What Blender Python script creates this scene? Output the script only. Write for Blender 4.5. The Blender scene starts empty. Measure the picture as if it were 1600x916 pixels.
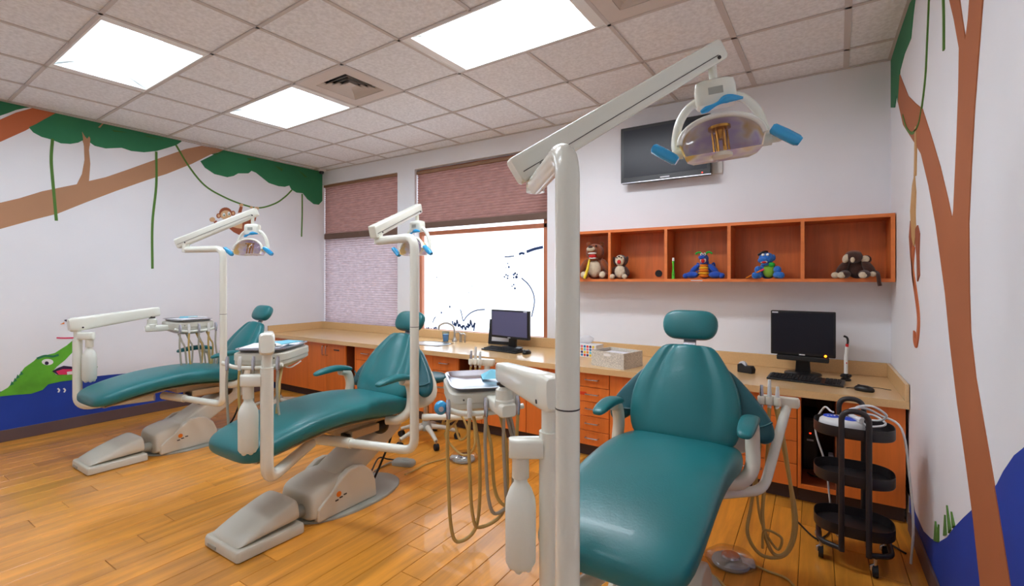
import bpy, math, random
from mathutils import Vector, Matrix
random.seed(7)
# ---------------------------------------------------------------- camera, light, exposure
SC = bpy.context.scene
COL = SC.collection
FPX, HY, YAW, CAMZ = 741.3, 438.0, math.radians(32.58), 1.436
cam_d = bpy.data.cameras.new('camera'); cam = bpy.data.objects.new('camera', cam_d); COL.objects.link(cam)
cam.location = (0, 0, CAMZ); cam.rotation_euler = (math.radians(90), 0, YAW)
cam_d.sensor_width = 36; cam_d.lens = FPX / 1600 * 36; cam_d.shift_y = -(458 - HY) / 1600; cam_d.clip_start = .02
SC.camera = cam
W = bpy.data.worlds.new('sky'); SC.world = W; W.use_nodes = True
W.node_tree.nodes['Background'].inputs[0].default_value = (.86, .93, 1, 1)
W.node_tree.nodes['Background'].inputs[1].default_value = 1.35
SC.view_settings.view_transform = 'Standard'; SC.view_settings.look = 'None'
SC.view_settings.gamma = 1; SC.view_settings.use_curve_mapping = False
SC.view_settings.exposure = 1.34
TROFFER = 9.5            # emission of the ceiling light baskets
# ---------------------------------------------------------------- room numbers (metres)
XL, XR, YB, YF, ZC = -6.07, .46, 4.35, -1.6, 3.026
CS, SN = math.cos(YAW), math.sin(YAW)
def ray(u, v):
    a = (u - 800) / FPX; b = (HY - v) / FPX
    return CS * a - SN, SN * a + CS, b
def on_x(u, v, x):
    r = ray(u, v); t = x / r[0]; return (r[1] * t, CAMZ + r[2] * t)      # (y, z) on a wall x = const
def on_y(u, v, y):
    r = ray(u, v); t = y / r[1]; return (r[0] * t, CAMZ + r[2] * t)      # (x, z) on a wall y = const
# ---------------------------------------------------------------- materials
def lin(c):
    return tuple(((x / 255) / 12.92 if x / 255 <= .04045 else ((x / 255 + .055) / 1.055) ** 2.4) for x in c) + (1,)
MATS = {}
def mat(name, rgb, rough=.5, metal=0, spec=.5, noise=None, bump=None, wood=None, coat=0, sheen=0, rnd=0):
    """noise=(scale, amount) colour mottling; bump=(scale, strength); wood=(scale xyz, amount) streaks"""
    m = bpy.data.materials.new(name); m.use_nodes = True; MATS[name] = m
    nt = m.node_tree; b = nt.nodes['Principled BSDF']
    b.inputs['Base Color'].default_value = lin(rgb); b.inputs['Roughness'].default_value = rough
    b.inputs['Metallic'].default_value = metal; b.inputs['Specular IOR Level'].default_value = spec
    b.inputs['Coat Weight'].default_value = coat
    if sheen: b.inputs['Sheen Weight'].default_value = sheen
    tc = nt.nodes.new('ShaderNodeTexCoord'); src = tc.outputs['Object']
    colour = None
    def scaled(s, rand=False):
        mp = nt.nodes.new('ShaderNodeMapping'); nt.links.new(src, mp.inputs['Vector'])
        mp.inputs['Scale'].default_value = s if isinstance(s, tuple) else (s, s, s)
        if rand:
            oi = nt.nodes.new('ShaderNodeObjectInfo'); mu = nt.nodes.new('ShaderNodeMath'); mu.operation = 'MULTIPLY'
            mu.inputs[1].default_value = 60; nt.links.new(oi.outputs['Random'], mu.inputs[0])
            nt.links.new(mu.outputs[0], mp.inputs['Location'])
        return mp.outputs[0]
    def mixcol(fac, amt, a=None):
        r = nt.nodes.new('ShaderNodeMapRange'); nt.links.new(fac, r.inputs['Value'])
        r.inputs['From Min'].default_value = .3; r.inputs['From Max'].default_value = .7
        r.inputs['To Min'].default_value = 1 - amt; r.inputs['To Max'].default_value = 1 + amt * .6
        h = nt.nodes.new('ShaderNodeHueSaturation'); nt.links.new(r.outputs[0], h.inputs['Value'])
        if a is None: h.inputs['Color'].default_value = lin(rgb)
        else: nt.links.new(a, h.inputs['Color'])
        return h.outputs[0]
    if rnd:
        oi = nt.nodes.new('ShaderNodeObjectInfo')
        r = nt.nodes.new('ShaderNodeMapRange'); nt.links.new(oi.outputs['Random'], r.inputs['Value'])
        r.inputs['To Min'].default_value = 1 - rnd; r.inputs['To Max'].default_value = 1 + rnd
        h = nt.nodes.new('ShaderNodeHueSaturation'); nt.links.new(r.outputs[0], h.inputs['Value'])
        h.inputs['Color'].default_value = lin(rgb); colour = h.outputs[0]
    if wood:
        n = nt.nodes.new('ShaderNodeTexNoise'); n.inputs['Scale'].default_value = 1; n.inputs['Detail'].default_value = 7
        n.inputs['Roughness'].default_value = .65; n.inputs['Distortion'].default_value = .6
        nt.links.new(scaled(wood[0], True), n.inputs['Vector']); colour = mixcol(n.outputs[0], wood[1], colour)
    if noise:
        n = nt.nodes.new('ShaderNodeTexNoise'); n.inputs['Scale'].default_value = noise[0]; n.inputs['Detail'].default_value = 4
        nt.links.new(src, n.inputs['Vector']); colour = mixcol(n.outputs[0], noise[1], colour)
    if colour is not None: nt.links.new(colour, b.inputs['Base Color'])
    if bump:
        n = nt.nodes.new('ShaderNodeTexNoise'); n.inputs['Scale'].default_value = bump[0]; n.inputs['Detail'].default_value = 3
        nt.links.new(src, n.inputs['Vector']); bp = nt.nodes.new('ShaderNodeBump')
        bp.inputs['Strength'].default_value = bump[1]; bp.inputs['Distance'].default_value = .01
        nt.links.new(n.outputs[0], bp.inputs['Height']); nt.links.new(bp.outputs[0], b.inputs['Normal'])
    return m
def emit(name, rgb, strength):
    m = bpy.data.materials.new(name); m.use_nodes = True; MATS[name] = m; nt = m.node_tree
    b = nt.nodes['Principled BSDF']; b.inputs['Base Color'].default_value = lin(rgb)
    b.inputs['Emission Color'].default_value = lin(rgb); b.inputs['Emission Strength'].default_value = strength
    return m
def clear(name, rgb, gloss=.08, rough=.03, tint=1.0):
    m = bpy.data.materials.new(name); m.use_nodes = True; MATS[name] = m; nt = m.node_tree; nt.nodes.clear()
    o = nt.nodes.new('ShaderNodeOutputMaterial'); t = nt.nodes.new('ShaderNodeBsdfTransparent'); g = nt.nodes.new('ShaderNodeBsdfGlossy')
    mx = nt.nodes.new('ShaderNodeMixShader'); t.inputs[0].default_value = lin(rgb); g.inputs['Roughness'].default_value = rough
    mx.inputs[0].default_value = gloss; nt.links.new(t.outputs[0], mx.inputs[1]); nt.links.new(g.outputs[0], mx.inputs[2])
    nt.links.new(mx.outputs[0], o.inputs[0]); return m
def translucent(name, rgb, frac, noise=None, alpha=1):
    m = bpy.data.materials.new(name); m.use_nodes = True; MATS[name] = m; nt = m.node_tree; nt.nodes.clear()
    o = nt.nodes.new('ShaderNodeOutputMaterial'); d = nt.nodes.new('ShaderNodeBsdfDiffuse'); t = nt.nodes.new('ShaderNodeBsdfTranslucent')
    mx = nt.nodes.new('ShaderNodeMixShader'); mx.inputs[0].default_value = frac
    d.inputs[0].default_value = lin(rgb); t.inputs[0].default_value = lin(rgb)
    if noise:
        tc = nt.nodes.new('ShaderNodeTexCoord'); mp = nt.nodes.new('ShaderNodeMapping'); mp.inputs['Scale'].default_value = noise[0]
        n = nt.nodes.new('ShaderNodeTexNoise'); n.inputs['Scale'].default_value = 1; n.inputs['Detail'].default_value = 2
        nt.links.new(tc.outputs['Object'], mp.inputs[0]); nt.links.new(mp.outputs[0], n.inputs['Vector'])
        r = nt.nodes.new('ShaderNodeMapRange'); nt.links.new(n.outputs[0], r.inputs[0]); r.inputs[1].default_value = .3; r.inputs[2].default_value = .7
        r.inputs[3].default_value = 1 - noise[1]; r.inputs[4].default_value = 1 + noise[1]
        h = nt.nodes.new('ShaderNodeHueSaturation'); h.inputs['Color'].default_value = lin(rgb); nt.links.new(r.outputs[0], h.inputs['Value'])
        nt.links.new(h.outputs[0], d.inputs[0]); nt.links.new(h.outputs[0], t.inputs[0])
    nt.links.new(d.outputs[0], mx.inputs[1]); nt.links.new(t.outputs[0], mx.inputs[2])
    last = mx
    if alpha < 1:
        tr = nt.nodes.new('ShaderNodeBsdfTransparent'); m2 = nt.nodes.new('ShaderNodeMixShader'); m2.inputs[0].default_value = alpha
        nt.links.new(tr.outputs[0], m2.inputs[1]); nt.links.new(mx.outputs[0], m2.inputs[2]); last = m2
    nt.links.new(last.outputs[0], o.inputs[0]); return m
mat('wall_paint', (243, 244, 247), .6, noise=(1.5, .03), bump=(220, .03))
mat('ceiling_tile', (242, 245, 248), .9, noise=(45, .12), bump=(60, .5))
mat('ceiling_tee', (206, 200, 196), .5)
mat('floor_wood', (226, 152, 54), .3, wood=((9, .8, 9), .36), noise=(2, .08), rnd=.09, coat=.25)
mat('subfloor', (120, 75, 35), .6)
mat('cabinet_wood', (232, 124, 50), .36, wood=((16, 16, 1.2), .14), rnd=.05)
mat('shelf_wood', (212, 112, 50), .38, wood=((18, 10, 1.4), .2), rnd=.04)
mat('shelf_edge', (232, 128, 64), .38, wood=((2, 16, 16), .12))
mat('cabinet_dark', (140, 68, 34), .5, wood=((16, 16, 1.2), .2))
mat('window_wood', (186, 112, 76), .4, wood=((12, 12, 1.2), .15))
mat('kick', (74, 54, 50), .6)
mat('counter', (226, 186, 132), .22, noise=(160, .06), coat=.2)
mat('baseboard', (98, 78, 78), .55)
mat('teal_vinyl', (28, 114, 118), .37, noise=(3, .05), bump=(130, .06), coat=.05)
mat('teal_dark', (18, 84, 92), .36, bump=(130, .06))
mat('shell', (226, 220, 202), .35)
mat('beige_plastic', (214, 211, 196), .34, noise=(2, .03))
mat('pole_paint', (236, 237, 224), .25, coat=.3)
mat('grey_plastic', (166, 168, 158), .45)
mat('mech_metal', (186, 160, 124), .45, metal=.15)
mat('black', (18, 18, 20), .35); mat('black_matte', (26, 25, 26), .7); mat('rubber', (30, 30, 32), .8)
mat('screen', (30, 31, 40), .3, spec=.25); mat('screen_blue', (92, 92, 126), .35)
mat('chrome', (205, 205, 208), .16, metal=1); mat('steel', (196, 196, 204), .25, metal=1); mat('brushed', (190, 186, 180), .35, metal=1)
mat('hose_grey', (172, 164, 146), .45); mat('hose_tan', (196, 164, 96), .45)
mat('white_plastic', (226, 226, 222), .35); mat('bottle_plastic', (226, 228, 216), .4)
mat('blue_film', (40, 160, 220), .2, coat=.5); mat('blue_paper', (120, 195, 215), .7); mat('white_paper', (235, 235, 240), .7)
mat('gold', (190, 140, 60), .25, metal=1); mat('reflector', (250, 244, 246), .25, metal=.1, noise=(14, .12))
mat('orange_mark', (236, 128, 30), .4); mat('dark_mark', (50, 46, 44), .5); mat('light_mark', (215, 215, 220), .5); mat('red_mark', (225, 60, 25), .5)
mat('mural_green', (44, 128, 84), .7, noise=(3, .12)); mat('mural_leaf', (60, 112, 50), .7); mat('mural_tan', (188, 140, 104), .7, noise=(1.2, .08))
mat('mural_orange', (200, 108, 62), .7, noise=(2, .08)); mat('mural_trunk', (178, 104, 62), .7, noise=(2, .08)); mat('mural_blue', (22, 62, 164), .7, noise=(2.5, .12))
mat('mural_vine', (86, 130, 50), .7); mat('mural_croc', (98, 180, 44), .7, noise=(8, .2)); mat('mural_brown', (164, 88, 54), .7)
mat('mural_skin', (226, 186, 140), .7); mat('mural_white', (240, 240, 240), .7); mat('mural_purple', (44, 26, 66), .7); mat('mural_pink', (226, 50, 100), .7)
mat('window_ink', (30, 60, 110), .6); mat('mural_beige', (206, 160, 104), .7)
mat('box_pattern', (222, 214, 200), .7, noise=(190, .45)); mat('tissue_box', (238, 236, 232), .6)
mat('plush_brown', (150, 76, 30), .95, noise=(90, .3), bump=(300, .6), sheen=.3); mat('plush_dark', (74, 38, 24), .95, noise=(90, .3), bump=(300, .6), sheen=.3)
mat('plush_cream', (226, 206, 176), .95, noise=(90, .12), bump=(300, .5), sheen=.3); mat('plush_blue', (20, 84, 196), .95, noise=(90, .2), bump=(300, .6), sheen=.3)
mat('plush_sky', (40, 122, 216), .95, noise=(90, .2), bump=(300, .6), sheen=.3); mat('plush_yellow', (240, 176, 30), .9, bump=(300, .4)); mat('plush_orange', (232, 128, 20), .9, bump=(300, .4))
mat('plush_lime', (140, 190, 60), .9, bump=(300, .4)); mat('plush_green', (40, 180, 60), .9); mat('plush_red', (206, 30, 30), .8); mat('tooth_white', (245, 242, 236), .4)
mat('trolley_black', (46, 42, 44), .4); mat('device_white', (226, 226, 226), .35); mat('device_blue', (40, 80, 210), .35)
mat('yellow_plastic', (240, 206, 40), .4); mat('green_plastic', (90, 206, 50), .35)
mat('vent_white', (216, 208, 200), .5); mat('vent_dark', (40, 42, 44), .8)
mat('troffer_white', (240, 242, 240), .45)
emit('troffer_glow', (228, 241, 255), TROFFER * .9); emit('troffer_glow_strong', (240, 246, 255), TROFFER * 1.9); emit('troffer_glow_soft', (240, 246, 255), TROFFER * .75); emit('led_orange', (255, 130, 20), 2.5); emit('led_red', (255, 40, 15), 2)
clear('glass', (250, 252, 255)); clear('lens', (252, 250, 252), .05, .06); clear('bag', (246, 246, 248), .16, .18); clear('cup_clear', (225, 238, 245), .12, .05)
translucent('blind_upper', (170, 130, 122), .2, ((9, 9, 34), .12)); translucent('blind_lower', (196, 178, 182), .28, ((14, 14, 34), .1)); mat('blind_rail', (150, 112, 82), .5)
mat('blind_bar', (112, 86, 72), .55)
translucent('tissue', (244, 244, 246), .5); translucent('bottle_milky', (249, 250, 242), .35)
_nt = MATS['reflector'].node_tree; _n = _nt.nodes.new('ShaderNodeTexNoise'); _n.inputs['Scale'].default_value = 11; _r = _nt.nodes.new('ShaderNodeValToRGB')
_r.color_ramp.elements[0].position = .38; _r.color_ramp.elements[0].color = lin((222, 208, 244)); _r.color_ramp.elements[1].position = .62; _r.color_ramp.elements[1].color = lin((246, 214, 128))
_e = _r.color_ramp.elements.new(.5); _e.color = lin((252, 248, 244))
_tc = _nt.nodes.new('ShaderNodeTexCoord'); _nt.links.new(_tc.outputs['Object'], _n.inputs['Vector']); _nt.links.new(_n.outputs[0], _r.inputs[0]); _nt.links.new(_r.outputs[0], _nt.nodes['Principled BSDF'].inputs['Base Color'])
# ---------------------------------------------------------------- mesh builder
class MB:
    def __init__(s): s.v = []; s.f = []
    def add(s, vs, fs):
        o = len(s.v); s.v += [tuple(p) for p in vs]; s.f += [tuple(i + o for i in f) for f in fs]; return s
    def box(s, x0, x1, y0, y1, z0, z1):
        return s.add([(x0, y0, z0), (x1, y0, z0), (x1, y1, z0), (x0, y1, z0), (x0, y0, z1), (x1, y0, z1), (x1, y1, z1), (x0, y1, z1)],
                     [(0, 3, 2, 1), (4, 5, 6, 7), (0, 1, 5, 4), (1, 2, 6, 5), (2, 3, 7, 6), (3, 0, 4, 7)])
    def cbox(s, c, d): return s.box(c[0] - d[0] / 2, c[0] + d[0] / 2, c[1] - d[1] / 2, c[1] + d[1] / 2, c[2] - d[2] / 2, c[2] + d[2] / 2)
    def loft(s, rings, cap=True, closed=False):
        n = len(rings[0]); vs = [p for r in rings for p in r]; fs = []
        m = len(rings)
        for i in range(m if closed else m - 1):
            a = i * n; b = ((i + 1) % m) * n
            for j in range(n): k = (j + 1) % n; fs.append((a + j, a + k, b + k, b + j))
        if cap and not closed:
            fs.append(tuple(reversed(range(n)))); fs.append(tuple(range((m - 1) * n, m * n)))
        return s.add(vs, fs)
    def tube(s, pts, r, n=10, cap=True):
        pts = [Vector(p) for p in pts]; rings = []; up = None
        for i, p in enumerate(pts):
            t = (pts[min(i + 1, len(pts) - 1)] - pts[max(i - 1, 0)]).normalized()
            if up is None: up = t.orthogonal().normalized()
            up = (up - t * up.dot(t)); up = up.normalized() if up.length > 1e-6 else t.orthogonal().normalized()
            w = t.cross(up); rr = r[i] if isinstance(r, (list, tuple)) else r
            rings.append([p + (up * math.cos(6.28318 * k / n) + w * math.sin(6.28318 * k / n)) * rr for k in range(n)])
        return s.loft(rings, cap)
    def cyl(s, p0, p1, r, n=16, r1=None): return s.tube([p0, p1], [r, r if r1 is None else r1], n)
    def lathe(s, prof, c=(0, 0, 0), n=24, sx=1, sy=1):
        return s.loft([[(c[0] + r * sx * math.cos(6.28318 * k / n), c[1] + r * sy * math.sin(6.28318 * k / n), c[2] + z) for k in range(n)] for r, z in prof])
    def ell(s, c, r, n=16, m=10, rot=None):
        rings = []
        for i in range(m + 1):
            th = -math.pi / 2 + math.pi * (.04 + .92 * i / m)
            ring = []
            for k in range(n):
                p = Vector((r[0] * math.cos(th) * math.cos(6.28318 * k / n), r[1] * math.cos(th) * math.sin(6.28318 * k / n), r[2] * math.sin(th)))
                if rot: p = rot @ p
                ring.append(Vector(c) + p)
            rings.append(ring)
        return s.loft(rings)
    def prism(s, poly, fn, d0, d1):
        n = len(poly); vs = [fn(a, b, d0) for a, b in poly] + [fn(a, b, d1) for a, b in poly]
        return s.add(vs, [tuple(range(n)), tuple(range(2 * n - 1, n - 1, -1))] + [(i, n + i, n + (i + 1) % n, (i + 1) % n) for i in range(n)])
    def build(s, name, material, parent=None, angle=38, bevel=0, sub=0, loc=None, rot=None, seg=2):
        me = bpy.data.meshes.new(name); me.from_pydata(s.v, [], s.f); me.validate()
        import bmesh
        bm = bmesh.new(); bm.from_mesh(me); bmesh.ops.recalc_face_normals(bm, faces=bm.faces); bm.to_mesh(me); bm.free()
        me.materials.append(MATS[material])
        for p in me.polygons: p.use_smooth = True
        if sub == 0 and not bevel: me.set_sharp_from_angle(angle=math.radians(angle))
        o = bpy.data.objects.new(name, me); COL.objects.link(o)
        if parent is not None: o.parent = parent
        if bevel:
            b = o.modifiers.new('bevel', 'BEVEL'); b.width = bevel; b.segments = seg; b.limit_method = 'ANGLE'; b.angle_limit = math.radians(35)
            b.harden_normals = False
            me.set_sharp_from_angle(angle=math.radians(60)) if False else None
            w = o.modifiers.new('wn', 'WEIGHTED_NORMAL'); w.keep_sharp = True
        if sub:
            q = o.modifiers.new('sub', 'SUBSURF'); q.levels = sub; q.render_levels = sub
        if loc: o.location = loc
        if rot: o.rotation_euler = rot
        return o
def sell(cx, cy, hx, hy, n=28, p=3.0):
    """superellipse outline in 2D"""
    out = []
    for k in range(n):
        t = 6.283185 * k / n; c, q = math.cos(t), math.sin(t)
        out.append((cx + hx * math.copysign(abs(c) ** (2 / p), c), cy + hy * math.copysign(abs(q) ** (2 / p), q)))
    return out
def spline(pts, per=6):
    P = [Vector(p) for p in pts]; P = [P[0] * 2 - P[1]] + P + [P[-1] * 2 - P[-2]]; out = []
    for i in range(1, len(P) - 2):
        for k in range(per):
            t = k / per; a, b, c, d = P[i - 1], P[i], P[i + 1], P[i + 2]
            out.append(.5 * ((2 * b) + (c - a) * t + (2 * a - 5 * b + 4 * c - d) * t * t + (3 * b - a - 3 * c + d) * t ** 3))
    return out + [P[-2]]
def fillet(pts, r, n=6):
    """polyline with rounded corners"""
    P = [Vector(p) for p in pts]; out = [P[0]]
    for i in range(1, len(P) - 1):
        a = (P[i - 1] - P[i]); b = (P[i + 1] - P[i]); rr = min(r, a.length * .49, b.length * .49)
        a = P[i] + a.normalized() * rr; b = P[i] + b.normalized() * rr
        for k in range(n + 1):
            t = k / n; out.append(a * (1 - t) ** 2 + P[i] * 2 * t * (1 - t) + b * t * t)
    return out + [P[-1]]
def empty(name, loc=(0, 0, 0), rz=0, parent=None):
    o = bpy.data.objects.new(name, None); o.empty_display_size = .1; COL.objects.link(o); o.location = loc; o.rotation_euler = (0, 0, rz)
    if parent is not None: o.parent = parent
    return o
def tag(o, label, cat, group=None):
    o['label'] = label; o['category'] = cat
    if group: o['group'] = group
    return o
def struct(o, label=None, kind='structure'):
    o['kind'] = kind
    if label: o['label'] = label
    return o
def part(o, label): o['label'] = label; return o
def copy_tree(o, parent=None):
    c = o.copy(); COL.objects.link(c); c.parent = parent
    for ch in list(o.children): copy_tree(ch, c)
    return c
def B(*a): return MB().box(*a)
# ================================================================ the room
def clip(poly, x0, x1, y0, y1):
    for ax, lim, sg in ((0, x0, 1), (0, x1, -1), (1, y0, 1), (1, y1, -1)):
        out = []
        for i in range(len(poly)):
            a, b = poly[i], poly[(i + 1) % len(poly)]; da, db = (a[ax] - lim) * sg, (b[ax] - lim) * sg
            if da >= 0: out.append(a)
            if (da >= 0) != (db >= 0):
                t = da / (da - db); out.append((a[0] + (b[0] - a[0]) * t, a[1] + (b[1] - a[1]) * t))
        poly = out
        if not poly: return []
    return poly
# ---- floor with single planks running towards the window wall
floor = B(XL - .15, XR + .15, YF - .15, YB + .15, -.12, -.012).build('floor', 'subfloor')
struct(floor, 'honey coloured wood plank floor of the whole room'); floor['category'] = 'floor'
PW, PL = .15, 1.22
nx = int((XR - XL) / PW) + 1
for i in range(nx):
    x0 = XL + i * PW; x1 = min(x0 + PW, XR); y = -.2 - ((i * 7919) % 13) / 13 * PL
    if x1 - x0 < .02: continue
    while y < 3.68:
        a, b = max(y, -.2), min(y + PL, 3.68); y += PL
        if b - a < .03: continue
        xm, ym = (x0 + x1) / 2, (a + b) / 2
        hx, hy = (x1 - x0) / 2 - .0012, (b - a) / 2 - .0012
        MB().add([(-hx, -hy, -.012), (hx, -hy, -.012), (hx, hy, -.012), (-hx, hy, -.012), (-hx, -hy, -.0015), (hx, -hy, -.0015), (hx, hy, -.0015), (-hx, hy, -.0015),
                  (-hx + .0015, -hy + .0015, 0), (hx - .0015, -hy + .0015, 0), (hx - .0015, hy - .0015, 0), (-hx + .0015, hy - .0015, 0)],
                 [(0, 1, 5, 4), (1, 2, 6, 5), (2, 3, 7, 6), (3, 0, 4, 7), (4, 5, 9, 8), (5, 6, 10, 9), (6, 7, 11, 10), (7, 4, 8, 11), (8, 9, 10, 11)]).build('plank', 'floor_wood', floor, loc=(xm, ym, 0), angle=20)
# ---- ceiling: grid of tees and tiles, laid 1.4 degrees out of square with the walls
ceil = B(XL - .15, XR + .15, YF - .15, YB + .15, ZC + .16, ZC + .25).build('ceiling', 'ceiling_tile')
struct(ceil, 'suspended ceiling of square speckled tiles'); ceil['category'] = 'ceiling'
GA, TP, GX, GY = math.radians(-1.92), .612, -3.01, 2.7775
gc, gs = math.cos(GA), math.sin(GA)
def grid(i, j):
    x, y = GX + i * TP, GY + j * TP
    return (x * gc - y * gs, x * gs + y * gc)
LIGHTS = [(-3, -1, -1), (1, 3, -1), (-3, -1, -3), (1, 3, -3), (-3, -1, -5), (1, 3, -5)]    # i0, i1, j of its row
VENTS = [(-1, -1), (3, -1)]
taken = {(i, j) for a, b, j in LIGHTS for i in range(a, b)} | set(VENTS)
for i in range(-7, 8):
    for j in range(-9, 5):
        if (i, j) in taken: continue
        g = .012 / TP
        poly = clip([grid(i + g, j + g), grid(i + 1 - g, j + g), grid(i + 1 - g, j + 1 - g), grid(i + g, j + 1 - g)], XL, XR, YF, YB)
        if len(poly) < 3: continue
        MB().prism(poly, lambda a, b, z: (a, b, z), ZC + .004, ZC + .02).build('ceiling_tile', 'ceiling_tile', ceil, angle=30)
def tee(p, q, w):
    d = (Vector(q) - Vector(p)).normalized() * w; n = Vector((-d.y, d.x))
    poly = clip([tuple(Vector(p) - n), tuple(Vector(q) - n), tuple(Vector(q) + n), tuple(Vector(p) + n)], XL, XR, YF, YB)
    if len(poly) > 2: MB().prism(poly, lambda a, b, z: (a, b, z), ZC - .003, ZC + .012).build('grid_tee', 'ceiling_tee', ceil)
skip_v = {(2, j) for j in (-1, -3, -5)} | {(-2, j) for j in (-1, -3, -5)}                   # tees do not cross the long lights
for i in range(-7, 9):
    runs = []; st = None
    for j in range(-9, 6):
        if (i, j) in skip_v or j == 5:
            if st is not None: runs.append((st, j)); st = None
        elif st is None: st = j
    for a, b in runs: tee(grid(i, a), grid(i, b), .0125 if i not in (4, 5) else .018)
for j in range(-9, 5): tee(grid(-8, j), grid(9, j), .011)
# wall angle around the ceiling
for nm, b in (('trim_1', (XL, XR, YB - .02, YB, ZC - .006, ZC + .003)), ('trim_2', (XL, XL + .02, YF, YB, ZC - .006, ZC + .003)), ('trim_3', (XR - .02, XR, YF, YB, ZC - .006, ZC + .003))):
    o = B(*b).build(nm, 'ceiling_tee'); struct(o, {'trim_1': 'pale metal ceiling edge strip above the windows', 'trim_2': 'pale metal ceiling edge strip above the crocodile mural wall', 'trim_3': 'pale metal ceiling edge strip above the tree trunk wall'}[nm]); o['category'] = 'trim'
# ---- recessed lights
def troffer(i0, i1, j, label, glow):
    c = grid((i0 + i1) / 2, j + .5); t = empty('ceiling_light', (c[0], c[1], ZC), GA); tag(t, label, 'light', 'recessed ceiling lights')
    L, Wd = TP - .012, TP / 2 - .012
    fr = MB()
    for a in ((-L, L, -Wd, -Wd + .012), (-L, L, Wd - .012, Wd), (-L, -L + .012, -Wd + .012, Wd - .012), (L - .012, L, -Wd + .012, Wd - .012)): fr.box(*a, -.002, .1)
    fr.build('frame', 'troffer_white', t)
    # curved reflector pans on both sides of the basket
    for sgn in (-1, 1):
        rings = []
        for k in range(9):
            s_ = k / 8; yy = sgn * (Wd - .012 - s_ * (Wd - .10)); zz = .012 + .075 * math.sin(s_ * 1.45)
            rings.append([(-L + .012, yy, zz), (L - .012, yy, zz), (L - .012, yy, zz + .004), (-L + .012, yy, zz + .004)])
        MB().loft(rings).build('reflector_pan', 'troffer_white', t, angle=50)
    rings = []
    for x in (-L + .075, -L + .08, L - .08, L - .075):
        k = .97 if abs(x) > L - .079 else 1
        rings.append([(x, .095 * k * math.cos(math.pi * q / 12 + math.pi), .085 + .07 * k * math.sin(math.pi * q / 12 + math.pi)) for q in range(13)])
    MB().loft(rings).build('diffuser_basket', glow, t, angle=50)
    for sgn in (-1, 1):
        MB().prism([(-Wd + .012, .0), (Wd - .012, .0), (.12, .085), (-.12, .085)], lambda a, b, z: (z, a, b), sgn * (L - .075), sgn * (L - .012)).build('end_plate', 'troffer_white', t)
    B(-L, L, -Wd, Wd, .1, .105).build('housing', 'troffer_white', t)
for (a, b, j), lb in zip(LIGHTS, ('recessed ceiling light beside the square air vent, nearest the windows on the mural side', 'large recessed ceiling light in the middle top of the picture',
        'recessed ceiling light at top left above the painted foliage', 'recessed ceiling light over the near dental chair, just above the frame', 'recessed ceiling light behind the camera on the crocodile wall side', 'recessed ceiling light behind the camera on the trunk wall side')):
    troffer(a, b, j, lb, 'troffer_glow' if a < 0 else 'troffer_glow_strong' if j == -1 else 'troffer_glow_soft')
def vent(i, j, label):
    c = grid(i + .5, j + .5); t = empty('ceiling_vent', (c[0], c[1], ZC), GA); tag(t, label, 'vent', 'square ceiling air vents')
    h = TP / 2 - .013
    pl = MB()
    q = .19
    for a in ((-h, h, -h, -q), (-h, h, q, h), (-h, -q, -q, q), (q, h, -q, q)): pl.box(*a, -.002, .008)
    pl.build('face_plate', 'vent_white', t)
    B(-q, q, -q, q, .075, .08).build('duct', 'vent_dark', t)
    for k in range(4):
        o, n_ = q - .002 - k * .042, q - .03 - k * .042; z0, z1 = .0 + k * .003, .03 + k * .003
        rings = [[(-a, -a, z), (a, -a, z), (a, a, z), (-a, a, z)] for a, z in ((o, z0), (o - .03, z1), (o - .031, z1 + .002), (o - .003, z0 + .002))]
        MB().loft(rings, closed=True).build('louvre', 'vent_white', t)
    B(-.035, .035, -.035, .035, .02, .024).build('louvre_centre', 'vent_white', t)
vent(-1, -1, 'square white air vent with dark slots beside a ceiling light'); vent(3, -1, 'square beige air vent cut off by the top edge of the picture')
# ---- walls
wl = B(XL - .15, XL, YF - .15, YB + .15, 0, ZC + .16).build('wall_left', 'wall_paint'); struct(wl, 'white wall with painted jungle branches and crocodile'); wl['category'] = 'wall'
wr = B(XR, XR + .15, YF - .15, YB + .15, 0, ZC + .16).build('wall_right', 'wall_paint'); struct(wr, 'white wall with painted tree trunk and blue water'); wr['category'] = 'wall'
wf = B(XL, XR, YF - .15, YF, 0, ZC + .16).build('wall_front', 'wall_paint'); struct(wf, 'plain white wall behind the viewer'); wf['category'] = 'wall'
WZ0, WZ1 = .80, 2.795
x622, x640, x652, x853 = on_y(621, 300, YB)[0], on_y(645, 300, YB)[0], on_y(648, 300, YB)[0], on_y(855, 300, YB)[0]
wb = MB(); T = .16
wb.box(XL, XR, YB, YB + T, 0, WZ0).box(XL, XR, YB, YB + T, WZ1 + .03, ZC + .16).box(x622, x652, YB, YB + T, WZ0, WZ1 + .03).box(x853, XR, YB, YB + T, WZ0, WZ1 + .03)
wb = wb.build('wall_back', 'wall_paint'); struct(wb, 'white wall with two windows, shelf and long counter'); wb['category'] = 'wall'
for nm, b, lb in (('baseboard_left', (XL, XL + .012, YF, YB - .83, 0, .105), 'dark brown baseboard under the painted blue water on the left'), ('baseboard_right', (XR - .012, XR, YF, YB - .83, 0, .105), 'dark brown baseboard below the painted tree trunk')):
    o = B(*b).build(nm, 'baseboard', bevel=.003); struct(o, lb); o['category'] = 'baseboard'
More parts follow.
